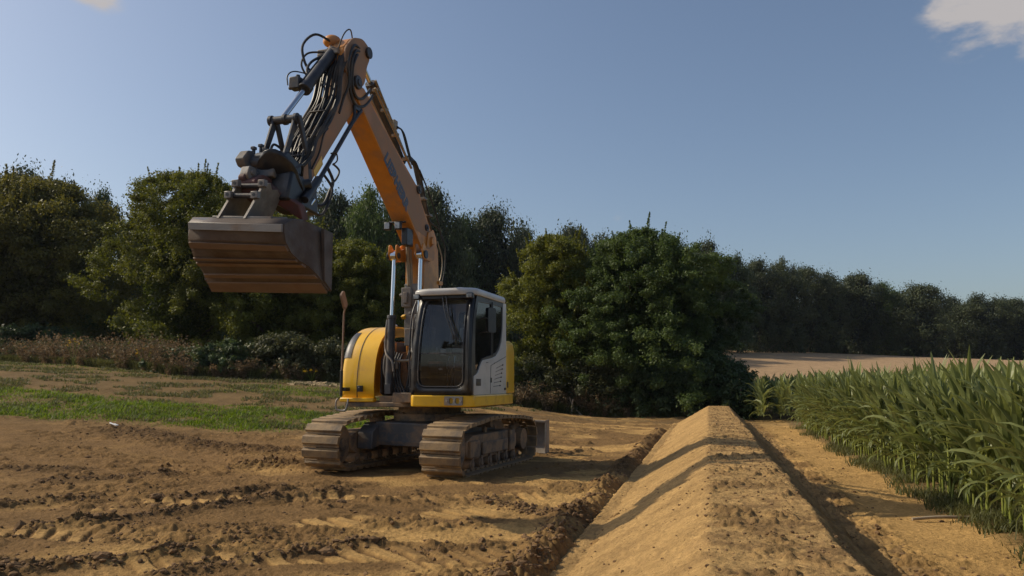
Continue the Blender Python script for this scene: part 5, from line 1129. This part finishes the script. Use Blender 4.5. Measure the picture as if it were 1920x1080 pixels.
def build_scrub():
    """brown bracken and dead stalks in front of the hedge"""
    g = np.random.default_rng(33)
    parts = []; C = []
    bands = [(-32, -12.5, 0, 3.2, 1.75, 230), (-12.5, -6.0, 0, 1.2, .8, 50), (-6.0, .2, 0, 1.2, .8, 40), (.2, 4.2, 0, 1.6, 1.25, 60), (4.2, 8.2, 0, 1.2, .7, 20)]
    for x0, x1, y0, y1, h, n in bands:
        for k in range(n):
            x = g.uniform(x0, x1); y = float(hedge_y(x)) + g.uniform(y0, y1)
            hh = h * g.uniform(.55, 1.15); zg = gz(x, y); nst = 9; m_ = 26
            for s in range(nst):
                a = g.uniform(0, 6.28); L = hh * g.uniform(.6, 1.1); t = g.random(m_); ln = L * .55
                P = np.stack([x + np.cos(a) * ln * t ** 1.6, y + np.sin(a) * ln * t ** 1.6, zg + L * t * (1 - .25 * t)], -1) + g.normal(size=(m_, 3)) * .06
                V, F = leaf_quads(g, P, g.normal(size=(m_, 3)) + np.array([0, 0, .5]), .055 * g.uniform(.5, 1.4, m_), .4); parts.append((V, F, np.full(len(V), g.random()) * .7 + .3 * np.repeat(g.random(m_), 4)))
    V, F, t = merge(parts); tag(npmesh('bracken', V, F, F_bracken, tint=t), 'dry brown bracken and dead stalks along the front of the hedge', 'bracken', kind='stuff')
    # green herbs mixed in
    n = 1100; parts = []
    xs = np.concatenate([g.uniform(-28, -11, 700), g.uniform(-11, 8, 400)]); ys = hedge_y(xs) + np.where(xs < -11, g.uniform(.2, 4, n), g.uniform(.2, 1.8, n))
    zz = ground_z(xs, ys); cen = np.stack([xs, ys, zz + g.uniform(.1, .9, n) * np.where(xs < -11, 1.2, .9)], -1); V, F, t = clumps_cloud(g, cen, g.uniform(.12, .3, n), 26, .05); tag(npmesh('herbs', V, F, F_bramble, tint=t), 'dull green nettles and herbs among the brown bracken', 'undergrowth', kind='stuff')
    # goldenrod heads
    for (px, Y, py, lab) in [(585, 30.3, 700, 'yellow-flowered weed in the scrub below the bucket, left of the excavator'), (140, 34.5, 646, 'yellow-flowered weed among bracken under the bronze tree'), (272, 31.5, 660, 'yellow-flowered weed among bracken left of the leggy olive tree')]:
        x, y, zt = at(px, Y, py - 8); zg = gz(x, y); T = empty('goldenrod', (x, y, zg)); tag(T, lab, 'flower'); H_ = max(.4, zt - zg); m = MB(); cs = []
        for k in range(7): a = g.uniform(0, 6.28); e = (math.cos(a) * .3, math.sin(a) * .2, H_ * g.uniform(.75, 1.05)); m.tube([(0, 0, 0), (e[0] * .5, e[1] * .5, e[2] * .6), e], .008, n=5, sm=2); cs.append((e[0], -e[1], e[2]))
        m.build('stem', F_stalk, T, bevel=0); V, F, t = clumps_cloud(g, np.array(cs), np.full(7, .06), 20, .018); npmesh('blossom', V, F, F_flow, T, tint=t)
    # straw and pale stalks lying on the ground
    def straw(n, x0, x1, y0, y1, L, name, lab):
        X = g.uniform(x0, x1, n); Y = g.uniform(y0, y1, n); Z = ground_z(X, Y) + .015; a = g.uniform(-.5, .5, n); dx = np.cos(a) * L / 2 * g.uniform(.4, 1, n); dy = np.sin(a) * L / 2; w = g.uniform(.008, .02, n)
        P = np.stack([X, Y, Z], -1); D = np.stack([dx, dy, g.uniform(-.01, .05, n)], -1); Wd = np.stack([0 * w, w, w * 1.5], -1)
        V = np.stack([P - D - Wd, P + D - Wd, P + D + Wd, P - D + Wd], 1).reshape(-1, 3); tag(npmesh(name, V, np.arange(n * 4).reshape(n, 4), F_straw, tint=np.repeat(g.random(n), 4)), lab, 'straw', kind='stuff')
    straw(260, -8, -3.8, 28.9, 29.9, .45, 'straw', 'pale broken stalks lying before the hedge left of the excavator')
build_scrub()

# ------------------------------------------------------------------ maize
def maize(seed, near=True, H=1.46):
    """one plant: returns (leaves V,F,tint), (stalk V,F)"""
    g = np.random.default_rng(seed); segs = 7 if near else 4; nl = 13 if near else 9; parts = []
    for k in range(nl):
        t = (k + .6) / nl; z0 = H * (.10 + .60 * t); az = (k % 2) * np.pi + g.normal() * .55; up_ = .55 + .55 * t + g.normal() * .08      # start angle from horizontal (rad-ish)
        L = H * (.30 + .22 * math.sin(min(1, t * 1.15) * np.pi * .8)) * g.uniform(.85, 1.12); wmax = .050 * g.uniform(.8, 1.15) * (1.0 if t > .2 else .7) * (1 if near else 1.35)
        el = min(1.5, .80 + .75 * t + g.normal() * .1); drop = (2.4 - 1.9 * t) * g.uniform(.6, 1.25); p = np.array([0., 0., z0]); pts = [p.copy()]; els = []
        tw = g.normal() * .5
        for s in range(segs):
            e = el - drop * ((s + .5) / segs) ** 1.6; els.append(e); a = az + tw * (s / segs) ** 2; p = p + np.array([math.cos(e) * math.cos(a), math.cos(e) * math.sin(a), math.sin(e)]) * (L / segs); pts.append(p.copy())
        pts = np.array(pts); V = []
        for s in range(segs + 1):
            u_ = s / segs; w_ = wmax * (min(1, .45 + u_ * 2.2)) * (1 - u_ ** 2.4) + .0015; d = pts[min(s + 1, segs)] - pts[max(s - 1, 0)]; d /= np.linalg.norm(d); sd_ = np.cross(d, np.array([math.cos(az), math.sin(az), .15])); 
            sd_ = np.cross(d, np.array([0, 0, 1.])) if np.linalg.norm(np.cross(d, [0, 0, 1.])) > .15 else np.array([-math.sin(az), math.cos(az), 0]); sd_ /= np.linalg.norm(sd_); nn = np.cross(sd_, d)
            wv = math.sin(s * 2.1 + k) * .18; sd2 = sd_ * math.cos(wv + tw * u_) + nn * math.sin(wv + tw * u_)
            V += [pts[s] - sd2 * w_ / 1 + nn * w_ * .35, pts[s], pts[s] + sd2 * w_ / 1 + nn * w_ * .35]
        V = np.array(V); F = []
        for s in range(segs):
            b = s * 3; F += [[b, b + 1, b + 4, b + 3], [b + 1, b + 2, b + 5, b + 4]]
        c = .25 + .35 * g.random() + .25 * t; tt = np.full(len(V), c); tt[1::3] += .22; parts.append((V, np.array(F), tt.clip(0, 1)))
    # rolled upright new leaves at the tip
    for k in range(3 if near else 2):
        a = g.uniform(0, 6.28); L = H * g.uniform(.15, .26 + .12 * (seed % 3 == 0)); b = np.array([0, 0, H * (.70 + .04 * k)]); d = np.array([math.cos(a) * g.uniform(.05, .28), math.sin(a) * g.uniform(.05, .28), 1]); sd_ = np.array([-math.sin(a), math.cos(a), 0]); V = []
        for s in range(5): u_ = s / 4; w_ = .026 * (math.sin((.22 + .78 * u_) * np.pi) ** .8 if s < 4 else .03) + .001; q = b + d * L * u_; V += [q - sd_ * w_ + d * 0, q + np.array([math.cos(a), math.sin(a), 0]) * -w_ * .5, q + sd_ * w_]
        F = []
        for s in range(4): o = s * 3; F += [[o, o + 1, o + 4, o + 3], [o + 1, o + 2, o + 5, o + 4]]
        parts.append((np.array(V), np.array(F), np.full(15, .55 + .3 * g.random())))
    lv = merge(parts); sv = []; sf = []; n = 6
    for i, (z, r) in enumerate(((-.05, .017), (.3 * H, .015), (.6 * H, .012), (.85 * H, .006))):
        for k in range(n): sv.append([math.cos(k * 6.283 / n) * r, math.sin(k * 6.283 / n) * r, z])
    for i in range(3):
        for k in range(n): sf.append([i * n + k, i * n + (k + 1) % n, (i + 1) * n + (k + 1) % n, (i + 1) * n + k])
    return lv, (np.array(sv), np.array(sf), np.tile(np.repeat([.2, .5, .6, .5], n), 1))
def build_maize():
    g = np.random.default_rng(77); NV = 9
    near = [maize(s, True) for s in range(NV)]; far = [maize(40 + s, False) for s in range(6)]
    P = []
    for r in range(30):                                            # rows parallel to the bank
        u0 = 2.78 + .70 * r
        if r < 10: v = np.arange(3.2, 27.0 - .15 * r, .165)
        else: v = np.arange(6.0, 27.5, .5)
        v = v + g.normal(size=len(v)) * .035; P.append(np.stack([u0 + g.normal(size=len(v)) * .04, v, np.full(len(v), r)], -1))
    for r in range(46):                                            # the block beyond the gap
        u0 = 1.9 + .75 * r; v = np.arange(29.6, 45, .34 if r < 12 else .7) + g.normal() * .1; v = v + g.normal(size=len(v)) * .05; P.append(np.stack([u0 + g.normal(size=len(v)) * .06, v, np.full(len(v), 99)], -1))
    P = np.vstack(P); X, Y = xy(P[:, 0], P[:, 1]); ok = (np.abs(X) < Y * .78 + 2.5); P, X, Y = P[ok], X[ok], Y[ok]; Z = ground_z(X, Y)
    d = np.hypot(X, Y); inview = (X / Y < .67) & (X / Y > -.1); score = d + 2.2 * P[:, 2] + np.where(inview, 0, 1e4); order = np.argsort(score); ind = order[:300]; rest = order[300:]
    protos = []
    for i, (lv, st) in enumerate(near):
        a = npmesh('leaves', lv[0], lv[1], F_corn, tint=lv[2]); b = npmesh('stalk', st[0], st[1], F_stalk, tint=st[2], smooth=True); protos.append((a.data, b.data)); bpy.data.objects.remove(a); bpy.data.objects.remove(b)
    for n_, i in enumerate(ind):
        k = int(g.integers(NV)); T = empty('maize_plant', (X[i], Y[i], Z[i]), float(g.uniform(0, 6.28))); s = g.uniform(.91, 1.08); T.scale = (s, s, s * g.uniform(.96, 1.06)); T.rotation_euler[0] = g.normal() * .05; T.rotation_euler[1] = g.normal() * .05
        tag(T, 'green maize plant among the nearest rows of the crop beside the dirt path', 'maize plant', 'maize plants in the nearest rows')
        link(bpy.data.objects.new('leaves', protos[k][0]), T); link(bpy.data.objects.new('stalk', protos[k][1]), T)
    parts = []
    for i in rest:
        src = near if (P[i, 2] < 3 and d[i] < 16) else far
        lv, st = src[int(g.integers(len(src)))]; s = g.uniform(.85, 1.15); a = g.uniform(0, 6.28); c, sn = math.cos(a) * s, math.sin(a) * s
        for (V, F, t) in ((lv, st) if (P[i, 2] < 2 and d[i] < 25) else (lv,)):
            W_ = np.empty_like(V); W_[:, 0] = V[:, 0] * c - V[:, 1] * sn + X[i]; W_[:, 1] = V[:, 0] * sn + V[:, 1] * c + Y[i]; W_[:, 2] = V[:, 2] * s + Z[i]; parts.append((W_, F, t))
    V, F, t = merge(parts); tag(npmesh('maize_crop', V, F, F_corn, tint=t), 'dense maize standing in rows farther back in the crop', 'maize', kind='stuff')
build_maize()

# ------------------------------------------------------------------ small things
def small():
    T = empty('dead_branch', (2.55, 33.0, gz(2.55, 33.0))); tag(T, 'bleached forked dead branch standing against the scrub right of the excavator', 'branch')
    m = MB(); m.tube([(-.12, 0, -.05), (-.10, 0, .25), (-.06, 0, .62)], .035, n=6); m.tube([(-.1, 0, .3), (.1, 0, .15), (.28, 0, -.02)], .025, n=6); m.tube([(-.11, 0, .4), (-.18, 0, .65), (-.2, 0, .7)], .018, n=6); m.build('limb', M_dead, T, bevel=0)
    x, y = -9.05, 18.4; m = MB(); m.box(-.12, .12, -.02, .02, 0, .022); m.box(.02, .15, -.02, .015, .020, .036); o = m.build('litter_strip', M_pale, None, bevel=.006); o.location = (x, y, gz(x, y) + .03); o.rotation_euler = (0, R(14), R(-25)); tag(o, 'small white strip of plastic on the brown soil at the edge of the grass', 'litter')
    x, y = xy(2.35, 9.35); m = MB(); m.tube([(-.35, 0, 0), (-.1, .02, .02), (.3, 0, .01)], .017, n=7); o = m.build('maize_stalk', M_dead, None, bevel=0); o.location = (x, y, gz(x, y) + .03); o.rotation_euler = (0, 0, R(4)); tag(o, 'pale broken stalk lying on the path at the foot of the maize', 'stalk')
    for (cx, cy, r, lab) in [(-1.55, 6.9, .06, 'tan clod of earth among the track prints, bottom centre left'), (-4.35, 10.0, .06, 'dark clod of earth left of the long crumbly ridge'), (-3.25, 6.55, .055, 'rounded clod of earth at the bottom left, beside the ridge'), (-2.0, 9.6, .05, 'small dark clod right of the long crumbly ridge')]:
        g = np.random.default_rng(int(cx * -100)); b = bmesh.new(); bmesh.ops.create_icosphere(b, subdivisions=3, radius=r)
        for v in b.verts:
            n = v.co.normalized(); f_ = 1 + .35 * float(pn(n.x * 1.7 + cx, n.y * 1.7 + n.z * 1.3)) + .25 * float(pn(n.x * 4 + cx, n.z * 4)); v.co = Vector((v.co.x * 1.25, v.co.y, v.co.z * .75)) * f_
        me = bpy.data.meshes.new('earth_clod'); b.to_mesh(me); b.free(); me.materials.append(M_clod); o = link(bpy.data.objects.new('earth_clod', me)); o.location = (cx, cy, gz(cx, cy) + r * .2); tag(o, lab, 'clod')
small()

# ------------------------------------------------------------------ air
def haze():
    m = bpy.data.materials.new('haze_air'); m.use_nodes = True; t = m.node_tree; t.nodes.remove(t.nodes['Principled BSDF'])
    v = t.nodes.new('ShaderNodeVolumePrincipled'); v.inputs['Density'].default_value = .00014; v.inputs['Color'].default_value = (.78, .87, 1, 1); v.inputs['Anisotropy'].default_value = .2
    t.links.new(v.outputs[0], t.nodes['Material Output'].inputs['Volume'])
    b = MB(); b.box(-1700, 1700, -1700, 1700, -1.6, 26); o = b.build('haze', m, None, bevel=0); tag(o, 'thin blue summer haze over the fields', 'haze', kind='stuff')
haze()
